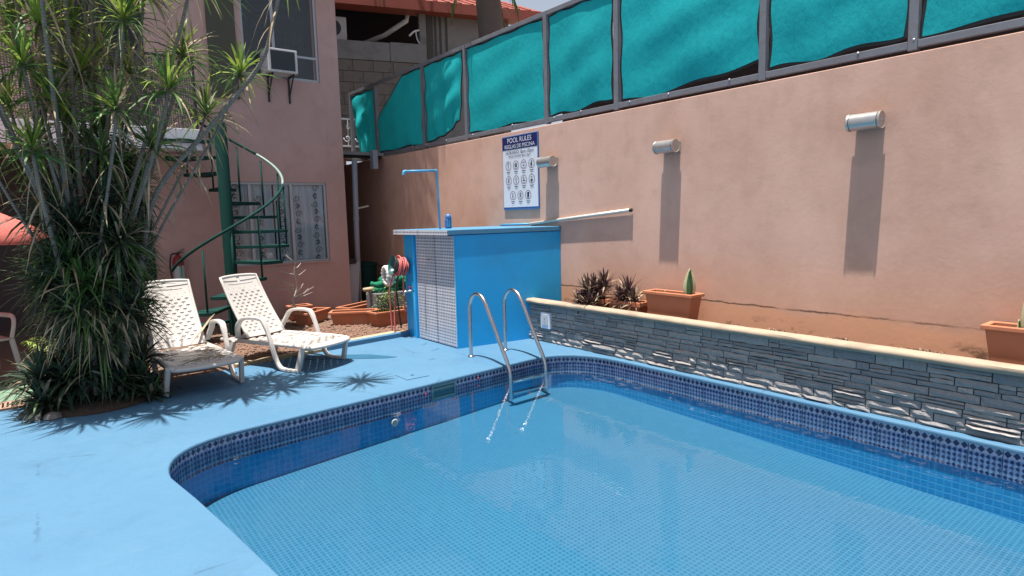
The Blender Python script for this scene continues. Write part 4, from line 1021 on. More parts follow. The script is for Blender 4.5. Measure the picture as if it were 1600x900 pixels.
for i in range(5):
    cx = 4.95+i*.27; mb = MB()
    for s_ in (1,-1):
        P = [(cx+s_*(.02+.085*(1-t/20)*math.cos(t*.42)), 13.2, 3.55+s_*(.12+.085*(1-t/20)*math.sin(t*.42))) for t in range(20)]; mb.tube(P, .011, 6)
    mb.tube([(cx,13.2,3.28),(cx,13.2,3.83)], .009, 6); mb.build('scroll', MAT['signwhite'], rl, smooth=True)
rw = thing('neighbour_shed', 'dark red shed behind the fence seen through gaps under the cloth', 'shed', (7.3,3.5,0))
mb = MB(); mb.box(7.0,9.0,-4,7.6,-.1,3.62); mb.build('wall', MAT['redwall'], rw)
mb = MB(); mb.obox((8,1.8,3.75), (1.15,0,.12), (0,5.9,0), (0,0,.03)); mb.build('roof', MAT['redwall'], rw)

# ================================================================== loungers
def perforated(mb, fn, nu, nv, hole, skip, wdt, hgt):
    """a panel of cells; every other cell is pierced by a small octagonal hole. fn(u,v) -> point"""
    for j in range(nv):
        for i in range(nu):
            u0, u1, v0, v1 = i/nu, (i+1)/nu, j/nv, (j+1)/nv
            if (i+j) % 2 or skip(i, j):
                mb.add([fn(u0,v0),fn(u1,v0),fn(u1,v1),fn(u0,v1)], [(0,1,2,3)]); continue
            cu, cv = (u0+u1)/2, (v0+v1)/2; ru, rv = hole/wdt, hole/hgt
            O_ = [(u0,v0),(cu,v0),(u1,v0),(u1,cv),(u1,v1),(cu,v1),(u0,v1),(u0,cv)]
            I_ = [(cu+ru*math.cos(R(225+45*k)), cv+rv*math.sin(R(225+45*k))) for k in range(8)]
            mb.add([fn(*p) for p in O_]+[fn(*p) for p in I_], [(k,(k+1)%8,8+(k+1)%8,8+k) for k in range(8)])
def make_lounger(name, label, loc, rz):
    """local y runs from the foot end (0) to the head; x to the right seen from the foot"""
    t = thing(name, label, 'sun lounger', loc, rz, 'white loungers beside the pool')
    W2 = .31; zs = .285; L_ = 1.04
    def seat(u, v):
        x = (u-.5)*2*W2; y = v*L_
        wd = 1 - .10*max(0, 1-v/.12)**2*0
        return (x*(1-.05*max(0,1-v/.15)), y + (.045*(u-.5)**2*4*max(0,1-v/.4)), zs+.012 - .030*max(0,1-v/.14)**2 - .014*math.sin(math.pi*u)*min(1,v*4))
    mb = MB(); perforated(mb, seat, 11, 19, .0068, lambda i, j: i in (0,10) or j in (0,18), 2*W2, L_)
    o = mb.build('seat', MAT['white'], t, world=False); m = o.modifiers.new('solidify','SOLIDIFY'); m.thickness = .014; m.offset = -1
    for s_ in (-1,1):
        mb = MB(); mb.tube([(s_*W2*.955,.03,zs-.012),(s_*W2,.16,zs),(s_*W2,.6,zs),(s_*W2,L_+.42,zs-.01)], .024, 8, flat=1.0); mb.build('side_rail', MAT['white'], t, smooth=True, world=False)
    mb = MB(); mb.tube(crom([(-W2*.955,.03,zs-.014),(-W2*.5,-.006,zs-.016),(0,-.016,zs-.016),(W2*.5,-.006,zs-.016),(W2*.955,.03,zs-.014)],4), .022, 8); mb.build('foot_rail', MAT['white'], t, smooth=True, world=False)
    # backrest, reclined
    B0 = Vector((0,L_+.015,zs+.035)); up = Vector((0,.50,.80)).normalized(); H_ = .80
    def back(u, v):
        wv = .262 - .012*v; x = (u-.5)*2*wv
        arch = .028*(1-(2*u-1)**2) if v > .999 else 0
        p = B0 + up*(H_*v + arch) + Vector((x,0,0)) + Vector((0,.80,-.50)).normalized()*(.030*(1-(2*u-1)**2) + .02*math.sin(v*math.pi))
        return tuple(p)
    mb = MB(); perforated(mb, back, 13, 19, .0052, lambda i, j: i in (0,12) or j in (0,16,17,18), .52, H_)
    o = mb.build('backrest', MAT['white'], t, world=False); m = o.modifiers.new('solidify','SOLIDIFY'); m.thickness = .007; m.offset = 1
    rim = [back(0,v/10) for v in range(11)] + [back(u/8,1) for u in range(1,9)] + [back(1,1-v/10) for v in range(1,11)]
    mb = MB(); mb.tube(rim, .017, 8); mb.build('back_rim', MAT['white'], t, smooth=True, world=False)
    a, b = Vector(back(.13,.905)), Vector(back(.87,.905)); nrm = Vector((0,-.80,.50)).normalized()*.013
    mb = MB(); mb.tube([Vector(back(k/13,17/19))+nrm*.08 for k in range(2,12)], .003, 6); mb.build('ridge', MAT['white'], t, smooth=True, world=False)
    for s_ in (-1,1):
        x = s_*.355
        P = crom([(s_*.315,1.16,.33),(x,1.10,.46),(x,1.02,.545),(x,.88,.572),(x,.72,.568),(x,.66,.53),(x,.585,.36),(x,.51,.14),(x,.45,.045),(x,.37,.022),(x,.22,.022),(x,.165,.035)],4)
        n = len(P); V = []; F = []
        for i, p in enumerate(P):
            tdir = (P[min(i+1,n-1)]-P[max(i-1,0)]).normalized(); up_ = Vector((1,0,0)).cross(tdir).normalized()
            wx = .030 if i < 22 else .024; th = .016
            V += [p+Vector((wx,0,0))+up_*th, p-Vector((wx,0,0))+up_*th, p-Vector((wx,0,0))-up_*th, p+Vector((wx,0,0))-up_*th]
        for i in range(n-1):
            for k in range(4): F.append((4*i+k,4*i+(k+1)%4,4*i+4+(k+1)%4,4*i+4+k))
        F += [(0,1,2,3), tuple(4*(n-1)+k for k in range(4))]
        mb = MB(); mb.add(V, F); mb.build('armrest', MAT['white'], t, bevel=.006, angle=50, world=False)
        mb = MB(); mb.beam((s_*.335,.10,.29),(x,.185,.006),.052,.042,up=(1,0,0)); mb.build('leg', MAT['white'], t, bevel=.006, world=False)
        mb = MB(); mb.beam((s_*.325,1.22,.28),(s_*.345,1.34,.004),.045,.045,up=(1,0,0)); mb.build('leg', MAT['white'], t, bevel=.006, world=False)
    mb = MB(); mb.beam((-.30,1.38,.27),(.30,1.38,.27),.04,.03); mb.build('cross_bar', MAT['white'], t, world=False)
    return t
LG = [((2.585,6.665,0), R(24)), ((1.275,6.50,0), R(4))]
make_lounger('sun_lounger', 'white plastic sun lounger in full view next to the blue hut', *LG[0])
make_lounger('sun_lounger', 'white plastic sun lounger half hidden by the spiky dracaena', *LG[1])
def strewn(name, label, lg, n, seed, y0, y1):
    rg = random.Random(seed); loc, rz = lg; c, s_ = math.cos(rz), math.sin(rz); mb = MB()
    for _ in range(n):
        x, y, a, L_ = rg.uniform(-.24,.24), rg.uniform(y0,y1), rg.gauss(.25,.35), rg.uniform(.15,.36)
        P = []
        for k in range(5):
            t = k/4; px = x+math.cos(a)*L_*(t-.5); py = y+math.sin(a)*L_*(t-.5)+.03*math.sin(t*3+a); pz = .305+.010*math.sin(t*5+a)+rg.uniform(0,.008)
            P.append((loc[0]+px*c-py*s_, loc[1]+px*s_+py*c, pz))
        mb.tube(P, [.002,.006,.007,.005,.001], 4, flat=.35)
    tag(mb.build(name, MAT['leafdry']), label, 'dry leaves', kind='stuff')
strewn('fallen_leaves', 'dry strap leaves scattered on the half hidden lounger seat', LG[1], 30, 4, .1, .95)
strewn('fallen_leaves', 'few thin dry leaves on the front lounger seat', LG[0], 8, 9, .1, .7)
mb = MB(); mb.tube([(1.30,7.48,.33),(1.45,7.62,.45),(1.58,7.76,.56),(1.64,7.80,.60)], [.004,.016,.013,.003], 6, flat=.3)
tag(mb.build('dry_leaf', MAT['leafdry']), 'long dry tan leaf leaning on the half hidden lounger backrest', 'leaf')

# white stacking chair at the left edge
ch = thing('plastic_armchair', 'white plastic armchair at the left edge in the shade', 'chair', (-.56,9.0,0), R(200))
def cb(P, r_, name, flat=1, n=8):
    mb = MB(); mb.tube(crom(P,4), r_, n, flat=flat); return mb.build(name, MAT['white'], ch, smooth=True, world=False)
for sx in (-1,1):
    cb([(sx*.25,.22,.42),(sx*.27,.26,.2),(sx*.29,.29,0)], .028, 'leg'); cb([(sx*.22,-.20,.42),(sx*.24,-.26,.2),(sx*.26,-.30,0)], .028, 'leg')
    cb([(sx*.25,.22,.42),(sx*.28,.24,.58),(sx*.30,.16,.66),(sx*.30,-.05,.665),(sx*.27,-.22,.66)], .028, 'armrest', .7)
mb = MB(); mb.grid(lambda u,v: ((u-.5)*.50, (v-.5)*.48, .43-.025*math.sin(math.pi*u)*math.sin(math.pi*v)), 8, 8); o = mb.build('seat', MAT['white'], ch, smooth=True, world=False); o.modifiers.new('s','SOLIDIFY').thickness = .02
mb = MB(); mb.grid(lambda u,v: ((u-.5)*(.48-.06*v), -.22-.12*v-.05*math.sin(math.pi*u)*0+.06*(2*u-1)**2, .45+.42*v-.05*v*(2*u-1)**2), 10, 8); o = mb.build('backrest', MAT['white'], ch, smooth=True, world=False); o.modifiers.new('s','SOLIDIFY').thickness = .02

# red parasol
pa = thing('red_parasol', 'faded red parasol at the left edge behind the dracaena', 'parasol', (-1.35,9.3,0))
mb = MB(); n = 8; V = []; K = 24; RR = 1.56
for j in range(7):
    t = j/6
    for k in range(K*1):
        an = 2*math.pi*k/K; sc = 1-.05*(1-abs(math.cos(an*n/2)))*t; r_ = RR*t*sc
        V.append((-1.35+math.cos(an)*r_, 9.3+math.sin(an)*r_, 2.22-.66*t**1.5 + .02*abs(math.cos(an*n/2))*t))
F = [(j*K+k, j*K+(k+1)%K, (j+1)*K+(k+1)%K, (j+1)*K+k) for j in range(6) for k in range(K)]
o0 = len(V); V += [(v[0],v[1],v[2]-.10) for v in V[6*K:7*K]]
F += [(6*K+k, 6*K+(k+1)%K, o0+(k+1)%K, o0+k) for k in range(K)]
mb.add(V, F); mb.build('canopy', MAT['parasol'], pa, smooth=True)
mb = MB(); mb.tube([(-1.35,9.3,-.05),(-1.35,9.3,2.3)], .022, 10); mb.build('pole', MAT['pole'], pa, smooth=True)
for k in range(8):
    an = 2*math.pi*k/8; mb = MB(); mb.tube([(-1.35,9.3,2.16),(-1.35+math.cos(an)*1.5,9.3+math.sin(an)*1.5,1.53)], .009, 6); mb.build('rib', MAT['pole'], pa, smooth=True)
mb = MB(); mb.lathe([(.25,0),(.25,.06),(.05,.10),(.03,.25)], (-1.35,9.3,.012), (0,0,1), 18); mb.build('base', MAT['grey'], pa)

# ================================================================== plants
def leaf(mb, c, d, L_, wd, droop, rg, seg=4, mi=0, twist=0.):
    d = d.normalized(); side = d.cross(Vector((0,0,1)))
    if side.length < .05: side = Vector((1,0,0))
    side = (side.normalized() + Vector((rg.uniform(-.4,.4),rg.uniform(-.4,.4),rg.uniform(-.4,.4)))*1.0).normalized()
    V = []
    prof = (.55,1,.92,.62,0) if seg == 4 else (.6,1,.75,0)
    for k in range(seg+1):
        t = k/seg; p = c + d*L_*t + Vector((0,0,-1))*droop*L_*t*t*t*.9 - Vector((0,0,1))*droop*L_*.35*t*t
        w_ = wd*prof[k]/2
        if k < seg: V += [p+side*w_, p-side*w_]
        else: V.append(p)
    F = [(2*k,2*k+1,2*k+3,2*k+2) for k in range(seg-1)] + [(2*seg-2,2*seg-1,2*seg)]
    mb.mi = mi; mb.add(V, F); mb.mi = 0
def rosette(mb, c, axis, n, L_, wd, rg, spread=(8,105), droop=.25, ypal=.2, dry=.04, mats=(0,1,2)):
    c = Vector(c); ax = Vector(axis).normalized(); q = Vector((0,0,1)) if abs(ax.z) < .9 else Vector((1,0,0))
    a = ax.cross(q).normalized(); b = ax.cross(a)
    for i in range(n):
        t = (i+.5)/n; th = R(spread[0]+(spread[1]-spread[0])*t**.8+rg.uniform(-7,7)); ph_ = i*2.39996+rg.uniform(-.25,.25)
        d = ax*math.cos(th) + (a*math.cos(ph_)+b*math.sin(ph_))*math.sin(th)
        r0 = rg.random(); mi = mats[2] if r0 < dry*(1+2*t) else (mats[1] if r0 < dry+ypal*(1.3-t) else mats[0])
        leaf(mb, c - ax*.06*t + d*.01, d, L_*rg.uniform(.75,1.1)*(1-.25*abs(t-.45)), wd*rg.uniform(.8,1.15), droop*(.3+t)*rg.uniform(.5,1.5), rg, mi=mi)
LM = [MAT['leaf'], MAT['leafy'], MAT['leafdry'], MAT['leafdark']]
rg = random.Random(11)
dra = thing('dracaena_clump', 'tall many stemmed dracaena clump with spiky green rosettes', 'plant', (.35,6.9,0))
tops = [(0.22,6.4,3.3),(0.48,6.9,3.43),(0.79,6.2,3.38),(0.09,6.3,2.95),(0.48,6.7,2.99),(0.68,6.2,2.64),(1.27,6.5,3.22),(1.07,6.1,2.83),(1.46,6.6,2.71),(1.73,6.35,3.07),(0.09,6.3,2.29),(0.96,6.5,2.37),(0.35,6.9,2.58),(0.67,7.2,3.3),(0.05,7.0,3.38),(-0.03,7.1,2.72),(0.52,7.0,2.35),(0.9,6.9,3.09),(0.26,6.5,2.73),(0.62,6.8,2.53),(2.01,5.75,3.9),(0.25,6.0,3.62),(0.63,6.6,3.84),(1.0,6.4,3.7),(-0.21,6.5,3.12),(-0.25,6.5,2.44),(1.32,6.1,3.78),(0.08,6.6,3.68),(-0.25,6.2,3.4),(0.42,6.4,4.13),(0.89,6.2,4.13)]
tops += [(.1,6.95,3.95),(.35,6.85,4.3),(.7,6.95,4.2),(.45,7.1,4.5),(-.1,6.9,4.2),(.3,6.7,4.7),(.6,6.8,4.8)]  # unseen heads added overhead to shade the skirt
for i, p in enumerate(tops):
    p = Vector(p); far = Vector((p.x-.35,p.y-6.9,0))
    base = Vector((.38+far.x*.14+rg.uniform(-.1,.1), 6.92+far.y*.14+rg.uniform(-.1,.1), .1))
    m1 = Vector((base.x+far.x*.06, base.y+far.y*.06, p.z*.5)); m2 = base.lerp(p,.75)+Vector((far.x*.02+rg.uniform(-.06,.06),rg.uniform(-.06,.06),-.12))
    if i == 20: base, m1, m2 = Vector((.55,6.75,.1)), Vector((.98,6.60,1.95)), Vector((1.86,5.95,3.0))
    P = bez([base,m1,m2,p],14) if i != 20 else crom([base,(.80,6.68,1.25),m1,(1.43,6.30,2.55),(1.80,6.0,3.06),(1.90,5.86,3.4),p],4)
    r0 = rg.uniform(.013,.023)
    mb = MB(); mb.tube(P, [r0*(1.15-.45*k/(len(P)-1)) for k in range(len(P))], 7); mb.build('stem', MAT['stem'], dra, smooth=True)
    ax = (P[-1]-P[-3]).normalized()*.6 + Vector((0,0,1)); big = rg.uniform(.85,1.15)
    mb = MB(); rosette(mb, p, ax, int(rg.uniform(50,72)), .44*big, .024, rg, droop=.38, ypal=.55 if p.z > 2.6 else .25, dry=.06)  # higher heads get more yellow-green leaves to read as sunlit
    for k in range(int(rg.uniform(3,10))):           # dead leaves hanging under the head
        tt = P[-2-k % 4]; d = Vector((rg.uniform(-1,1),rg.uniform(-1,1),-.7)); leaf(mb, tt, d, rg.uniform(.2,.4), .018, .5, rg, mi=2)
    mb.build('leaf_rosette', LM, dra)
# side heads lower on the canes
for i in range(24):
    an = rg.uniform(0,6.3); rr = rg.uniform(.1,.5); z = rg.uniform(1.5,2.3)
    c = Vector((.42+math.cos(an)*rr*.95, 6.8+math.sin(an)*rr*.7, z))
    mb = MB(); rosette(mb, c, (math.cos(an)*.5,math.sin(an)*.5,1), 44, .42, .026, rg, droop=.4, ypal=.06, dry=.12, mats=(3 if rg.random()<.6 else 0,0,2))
    mb.build('leaf_rosette', LM, dra)
# the dense drooping skirt
for i in range(120):
    an = rg.uniform(0,6.3); z = rg.uniform(.62,1.72); rr = .43*math.sqrt(rg.random())*(1-.5*abs(z-1.2))
    c = Vector((.46+math.cos(an)*rr, 6.82+math.sin(an)*rr*.8, z))
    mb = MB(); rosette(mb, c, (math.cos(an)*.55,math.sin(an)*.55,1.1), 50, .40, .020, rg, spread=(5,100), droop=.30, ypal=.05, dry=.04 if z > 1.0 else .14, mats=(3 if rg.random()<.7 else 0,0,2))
    mb.build('leaf_rosette', LM, dra)
mb = MB()
for i in range(170):                                   # dry straw hanging below the skirt
    an = rg.uniform(0,6.3); rr = .52*math.sqrt(rg.random()); c = Vector((.44+math.cos(an)*rr*.8, 6.85+math.sin(an)*rr*.7, rg.uniform(.68,.98)))
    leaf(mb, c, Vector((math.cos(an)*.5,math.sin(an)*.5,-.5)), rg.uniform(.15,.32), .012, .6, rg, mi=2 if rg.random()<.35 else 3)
tag(mb.build('dry_straw', LM, dra), kind='stuff')
# low plants round its foot
spots = []
for i in range(42):
    for _ in range(30):
        x = rg.uniform(-.06,.80); y = rg.uniform(6.72,7.35) + (.16-x)*.12
        if all((x-a)**2+(y-b)**2 > .012 for a, b in spots): break
    spots.append((x,y))
lp = thing('border_plants', 'low dark leafy border growing thickly round the dracaena foot', 'plant', (.38,6.9,0))
for x, y in spots:
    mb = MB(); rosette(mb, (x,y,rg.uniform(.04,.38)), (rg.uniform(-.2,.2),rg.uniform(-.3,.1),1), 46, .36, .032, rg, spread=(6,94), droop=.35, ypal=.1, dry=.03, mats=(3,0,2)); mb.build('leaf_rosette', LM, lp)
mb = MB(); mb.lathe([(.52,0),(.48,.04),(.3,.07),(.002,.08)], (.38,6.98,-.01), (0,0,1), 24); mb.build('soil_mound', MAT['soil'], lp, smooth=True)
for k, (x, y) in enumerate(((-.16,6.80),(-.10,6.66),(.03,6.60))):
    mb = MB(); r_ = .05+.012*k; mb.lathe([(r_*.6,-.02),(r_,.01),(r_*.8,.04),(r_*.3,.055),(.002,.057)], (x,y,0), (0,0,1), 9)
    tag(mb.build('edging_stone', MAT['block']), ('pale edging stone by the drain end','middle edging stone beside the dark border','edging stone nearest the pool beside the dark border')[k], 'stone')
yp = thing('young_palm', 'small bright feathery palm seedling beside the dracaena', 'plant', (.05,7.5,0))
mb = MB(); mb.tube([(.05,7.5,0),(.05,7.5,.55)], .012, 6); mb.build('stem', MAT['stem'], yp, smooth=True)
for k in range(4):
    mb = MB(); an = k*1.6+.4
    for j in range(9):
        t = j/8; c = Vector((.05+math.cos(an)*.16*t, 7.5+math.sin(an)*.16*t, .40+.30*t-.12*t*t))
        for s_ in (-1,1): leaf(mb, c, Vector((-math.sin(an)*s_+math.cos(an)*.4, math.cos(an)*s_+math.sin(an)*.4, .1)), .16*(1-.5*t), .016, .4, rg, mi=1)
    mb.build('frond', LM, yp)
# weeds on the green floor
wd_ = thing('weed_patch', 'low green weeds along the edge of the green floor', 'weeds', (-.1,8.4,0)); wd_['kind'] = 'stuff'
mb = MB()
for i in range(90):
    c = Vector((rg.uniform(-.6,.15),rg.uniform(8.28,8.5),.01)); leaf(mb, c, Vector((rg.uniform(-1,1),rg.uniform(-1,1),1.2)), rg.uniform(.04,.09), .02, .4, rg, seg=3, mi=0)
mb.build('leaves', LM, wd_)

# trough planters
def trough(name, label, cx, cy, z0, L_, W_, H_, rz, group=None, top=.03):
    t = thing(name, label, 'planter', (cx,cy,z0), rz, group)
    l, w_ = L_/2, W_/2; k = .84
    mb = MB()
    O0 = [(-l*k,-w_*k,0),(l*k,-w_*k,0),(l*k,w_*k,0),(-l*k,w_*k,0)]; O1 = [(-l,-w_,H_),(l,-w_,H_),(l,w_,H_),(-l,w_,H_)]
    I1 = [(-l+.02,-w_+.02,H_),(l-.02,-w_+.02,H_),(l-.02,w_-.02,H_),(-l+.02,w_-.02,H_)]; I0 = [(x*.97,y*.95,H_*.55) for x, y, z in I1]
    mb.add(O0+O1+I1+I0, [(3,2,1,0)] + [(i,(i+1)%4,4+(i+1)%4,4+i) for i in range(4)] + [(8+i,8+(i+1)%4,12+(i+1)%4,12+i) for i in range(4)] + [(12,13,14,15)])
    mb.build('body', MAT['terracotta'], t, bevel=.008, world=False)
    mb = MB(); e = .018
    A = [(-l-e,-w_-e),(l+e,-w_-e),(l+e,w_+e),(-l-e,w_+e)]; B = [(-l+.022,-w_+.022),(l-.022,-w_+.022),(l-.022,w_-.022),(-l+.022,w_-.022)]
    V = [(x,y,z) for z in (H_-top,H_+.004) for x, y in A+B]
    mb.add(V, [(i,(i+1)%4,8+(i+1)%4,8+i) for i in range(4)] + [(4+i,4+(i+1)%4,12+(i+1)%4,12+i) for i in range(4)] + [(8+i,8+(i+1)%4,12+(i+1)%4,12+i) for i in range(4)] + [(i,(i+1)%4,4+(i+1)%4,4+i) for i in range(4)])
    mb.build('rim', MAT['terracotta'], t, bevel=.006, world=False)
    mb = MB(); mb.grid(lambda u,v: ((u-.5)*(L_-.05),(v-.5)*(W_-.05),H_-.045+random.uniform(-.008,.008)), 10, 4); mb.build('soil', MAT['soil'], t, world=False)
    return t
ZS = .455
trough('terracotta_trough', 'terracotta trough holding a cream edged snake plant, left of the bare wall', 5.52, 4.26, ZS, .62, .20, .315, R(90), 'troughs on the stone planter')
trough('terracotta_trough', 'terracotta trough cut by the right edge of the picture', 5.53, 1.11, ZS, .62, .20, .315, R(90), 'troughs on the stone planter')
trough('terracotta_trough', 'low terracotta trough under the purple spiky plant, touching the snake plant trough', 5.52, 4.90, ZS, .50, .19, .165, R(90), 'troughs on the stone planter', top=.05)
trough('terracotta_trough', 'short terracotta trough half hidden by the dark spiky plant, nearest the hut', 5.53, 5.40, ZS, .36, .18, .15, R(90), 'troughs on the stone planter', top=.05)
def snake(name, label, x, y, z0, specs):
    t = thing(name, label, 'plant', (x,y,z0))
    for (dx, dy, h, wd, ln) in specs:
        for part, sc, m, off in (('leaf',1.,'snakeedge',0),('leaf_centre',.50,'snakeleaf',.006)):
            mb = MB(); V = []; n = 9
            for k in range(n+1):
                q = k/n; w_ = wd*sc*math.sin(math.pi*min(1.,.10+.90*q))**.85
                zz = z0+h*(q if sc == 1 else .02+q*.95)
                c = Vector((x+dx+ln*q*.5, y+dy+ln*q, zz)); cup = .012*math.sin(q*3)
                V += [c+Vector((.79,-.61,0))*w_/2-Vector((.6,.78,0))*off, c+Vector((.6,.78,0))*(.006-off), c-Vector((.79,-.61,0))*w_/2-Vector((.6,.78,0))*off]
            F = [(3*k+a,3*k+a+1,3*k+4+a,3*k+3+a) for k in range(n) for a in (0,1)]
            mb.add(V,F); o = mb.build(part, MAT[m], t, smooth=True)
            o.modifiers.new('s','SOLIDIFY').thickness = .003
    return t
snake('snake_plant', 'single broad snake plant leaf standing in the left trough', 5.50, 4.03, .68, [(0,0,.37,.135,-.01),(.03,.32,.10,.02,.04)])
snake('snake_plant', 'snake plant leaves at the right edge of the picture', 5.50, 1.20, .68, [(0,-.01,.38,.09,.0),(.02,.03,.14,.035,.01),(.02,-.10,.28,.06,-.02)])
def spiky(name, label, x, y, z0, heads, n=54, L_=.245):
    t = thing(name, label, 'plant', (x,y,z0))
    for (dx,dy,dz,sc) in heads:
        mb = MB(); rosette(mb, (x+dx,y+dy,z0+dz), (-.15,-.1,1), n, L_*sc, .026, rg, spread=(5,108), droop=.12, ypal=.22, dry=.10, mats=(0,0,1)); mb.build('leaf_rosette', [MAT['purple'], MAT['leafdry']], t)
spiky('spiky_plant', 'large purple brown spiky plant spilling over the cap beside the hut', 5.46, 5.44, .60, [(-.02,.06,.02,1.0),(.04,-.12,.10,1.0),(-.10,.12,-.04,.9),(-.12,-.08,-.03,1.0),(.03,.14,.10,.9),(.06,-.16,.20,.95),(-.05,0,.12,1.0),(.05,.02,.16,.9),(-.14,.02,-.06,.8)])
spiky('spiky_plant', 'smaller brown spiky plant in the low trough', 5.50, 4.92, .62, [(0,.10,.06,.9),(0,-.04,.12,1.05),(-.03,-.16,.04,.85),(.03,.02,.08,.9),(-.05,.04,.0,.8)], n=42, L_=.235)
for k, (y, lab) in enumerate(((3.10,'dark dried weeds at the wall foot near the snake plant trough'),(2.55,'larger clump of dried weeds at the wall foot under the near lamp'),(1.85,'dried weeds at the wall foot left of the cut trough'))):
    mb = MB()
    for i in range(60): leaf(mb, Vector((XW-.04+rg.uniform(-.05,.0), y+rg.gauss(0,.07), .455)), Vector((rg.uniform(-.6,.3),rg.uniform(-1,1),1.0)), rg.uniform(.03,.085), .012, .4, rg, seg=3, mi=0 if rg.random()<.6 else 1)
    tag(mb.build('dry_weeds', [MAT['purple'], MAT['leafdry']]), lab, 'weeds', kind='stuff')
# troughs by the house
GT = 'empty troughs on the bark chips'
trough('terracotta_trough', 'terracotta trough with a small green shrub behind the hose', 4.42, 8.80, -.01, .74, .30, .24, R(4), GT)
trough('terracotta_trough', 'terracotta trough lying slanted between two others on the chips', 3.98, 9.28, -.01, .70, .28, .22, R(-32), GT)
trough('terracotta_trough', 'terracotta trough at the left end of the row, below the bare twig', 3.55, 9.95, -.01, .66, .26, .20, R(38), GT)
trough('terracotta_trough', 'terracotta trough farthest back near the passage', 4.40, 10.05, -.01, .80, .26, .20, R(28), GT)
trough('terracotta_trough', 'small terracotta trough end showing beside the house wall', 3.52, 10.45, -.01, .34, .24, .24, R(0), GT)
sh = thing('green_shrub', 'small leafy green shrub growing in the trough by the hut', 'plant', (4.36,8.80,.19))
mb = MB()
for i in range(9):
    an = i*.7; mb.tube([(4.36,8.80,.18),(4.36+math.cos(an)*.06,8.80+math.sin(an)*.05,.32),(4.36+math.cos(an)*.14,8.80+math.sin(an)*.09,.44)], [.006,.004,.002], 5)
mb.build('stem', MAT['stem'], sh)
mb = MB()
for i in range(640):
    c = Vector((4.36+rg.gauss(0,.11),8.80+rg.gauss(0,.07),.22+abs(rg.gauss(.12,.12)))); leaf(mb, c, Vector((rg.uniform(-1,1),rg.uniform(-1,1),rg.uniform(-.2,1))), rg.uniform(.025,.05), .02, .2, rg, seg=3, mi=rg.choice((0,0,0,1,3)))
mb.build('foliage', LM, sh)
tw = thing('bare_twig_plant', 'leafless pale twig plant against the pink wall', 'plant', (3.36,9.98,.2))
B0 = Vector((3.36,9.98,.2)); pts = [B0, B0+Vector((-.10,0,.16)), B0+Vector((-.02,0,.36)), B0+Vector((-.05,-.02,.60)), B0+Vector((-.02,0,.80))]
mb = MB(); mb.tube(crom(pts,4), [.022-.016*k/16 for k in range(17)], 6); mb.build('stem', MAT['twig'], tw, smooth=True)
for k in range(13):
    c = pts[1].lerp(pts[4], rg.random()); d = Vector((rg.choice((-1,1))*rg.uniform(.1,.34),rg.uniform(-.1,.1),rg.uniform(.05,.22)))
    mb = MB(); mb.tube([c, c+d*.5+Vector((0,0,-.02)), c+d], [.009,.007,.003], 5); mb.build('twig', MAT['twig'], tw, smooth=True)
# green tarpaulin pile
tr_ = thing('tarpaulin_pile', 'green folded tarpaulin heaped on a grey crate behind the shrub', 'tarpaulin', (4.75,9.55,0))
mb = MB(); mb.box(4.44,5.10,9.40,9.80,-.02,.42); mb.build('crate', MAT['greypaint'], tr_, bevel=.01)
for k, (z, x0, x1) in enumerate(((.47,4.40,5.12),(.555,4.46,5.16),(.62,4.62,5.2))):
    mb = MB()
    mb.tube([(x0+(x1-x0)*i/14, 9.58+.05*math.sin(i*1.3+k), z+.012*math.sin(i*2.1+k)) for i in range(15)], [.03+.035*math.sin(math.pi*min(1,.12+i/15))+.008*math.sin(i*3.7+k) for i in range(15)], 12, flat=1.0); mb.build('fold', MAT['tarp'], tr_, smooth=True)
mb = MB(); mb.tube([(4.30,9.58,.49),(4.47,9.58,.485)], [.03,.045], 10); mb.build('pole_end', MAT['plank'], tr_, smooth=True)

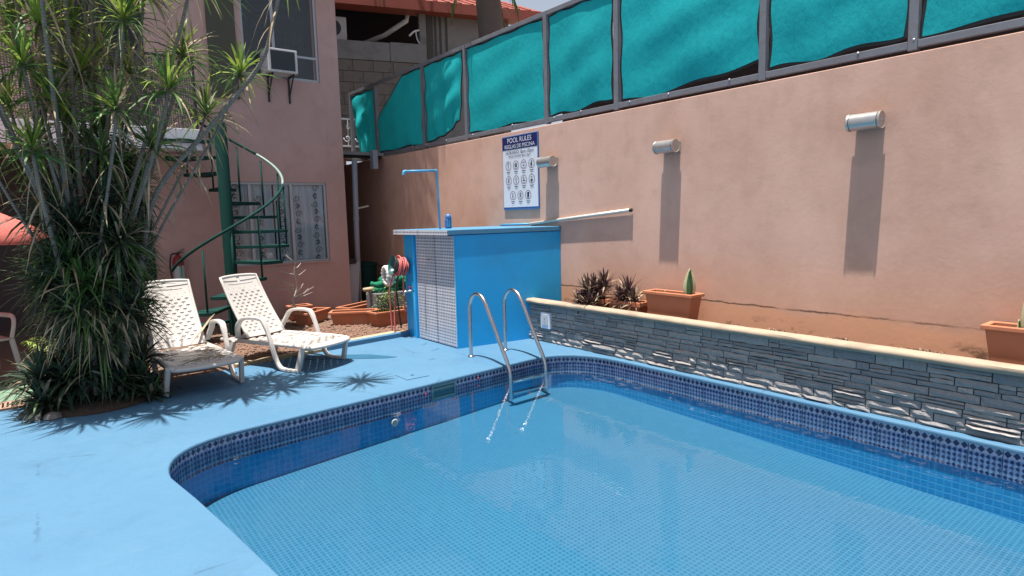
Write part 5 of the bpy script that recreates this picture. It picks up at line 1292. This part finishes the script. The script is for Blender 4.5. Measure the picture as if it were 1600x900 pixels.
# ================================================================== palm behind the fence
pm = thing('palm_tree', 'tall palm with grey trunk behind the fence and an unseen crown placed to shade the wall', 'tree', (7.5,10.2,0))
mb = MB(); P = [(7.5,10.2,-.1),(7.5,10.2,3),(7.46,10.22,6),(6.6,10.5,9.2)]
mb.tube(crom(P,8), [.27-.05*k/24+.008*math.sin(k*2.3) for k in range(25)], 14); mb.build('trunk', MAT['trunk'], pm, smooth=True)
rp = random.Random(31)  # unseen crown, set and filled to cast shade on the wall's far end
for i in range(58):
    an = i*2.39996; el = R(rp.uniform(-15,45)); L_ = rp.uniform(2.0,2.6)
    c0 = Vector((6.6,10.5,9.2)); h = Vector((math.cos(an),math.sin(an),0))
    P = [c0 + h*L_*t*math.cos(el) + Vector((0,0,1))*(L_*t*math.sin(el) - 1.05*t*t*L_*.5) for t in [k/14 for k in range(15)]]
    mb = MB(); mb.tube(P, [.03-.025*k/14 for k in range(15)], 5); fr = mb.build('frond', MAT['stem'], pm, smooth=True)
    mb = MB(); sd = Vector((-h.y,h.x,0))
    for k in range(1,15):
        for m_ in (0,.5):
            t = min(1,(k+m_)/14.5); i0 = min(13,int(t*14)); c = P[i0].lerp(P[i0+1], t*14-i0)
            LL = .62*math.sin(math.pi*(.12+.8*t))**.7
            for s_ in (-1,1): leaf(mb, c, sd*s_ + h*.55 + Vector((0,0,-.25+rp.uniform(-.15,.15))), LL, .065, .45, rp, seg=3, mi=0)
    mb.build('leaflets', [MAT['leaf']], fr, world=True) if False else mb.build('leaflets', [MAT['leaf']], pm)

for k, (an, L_) in enumerate(((2.6,1.0),(3.6,.9),(5.6,1.0),(.3,1.1),(4.7,.8))):     # dead fronds hanging down the trunk
    c0 = Vector((7.42,10.23,6.35)); h = Vector((math.cos(an),math.sin(an),0)); mb = MB()
    P = [c0 + h*(.2+.45*t) + Vector((0,0,-L_*t*t*.9+.1*t)) for t in [q/8 for q in range(9)]]
    for q in range(8):
        for s_ in (-1,1): leaf(mb, P[q], Vector((-h.y*s_,h.x*s_,-.9))+h*.3, .34, .03, .4, rp, seg=3, mi=0)
    mb.tube(P, .014, 5); mb.build('hanging_frond', [MAT['leafdry'] if k % 2 else MAT['leaf']], pm)
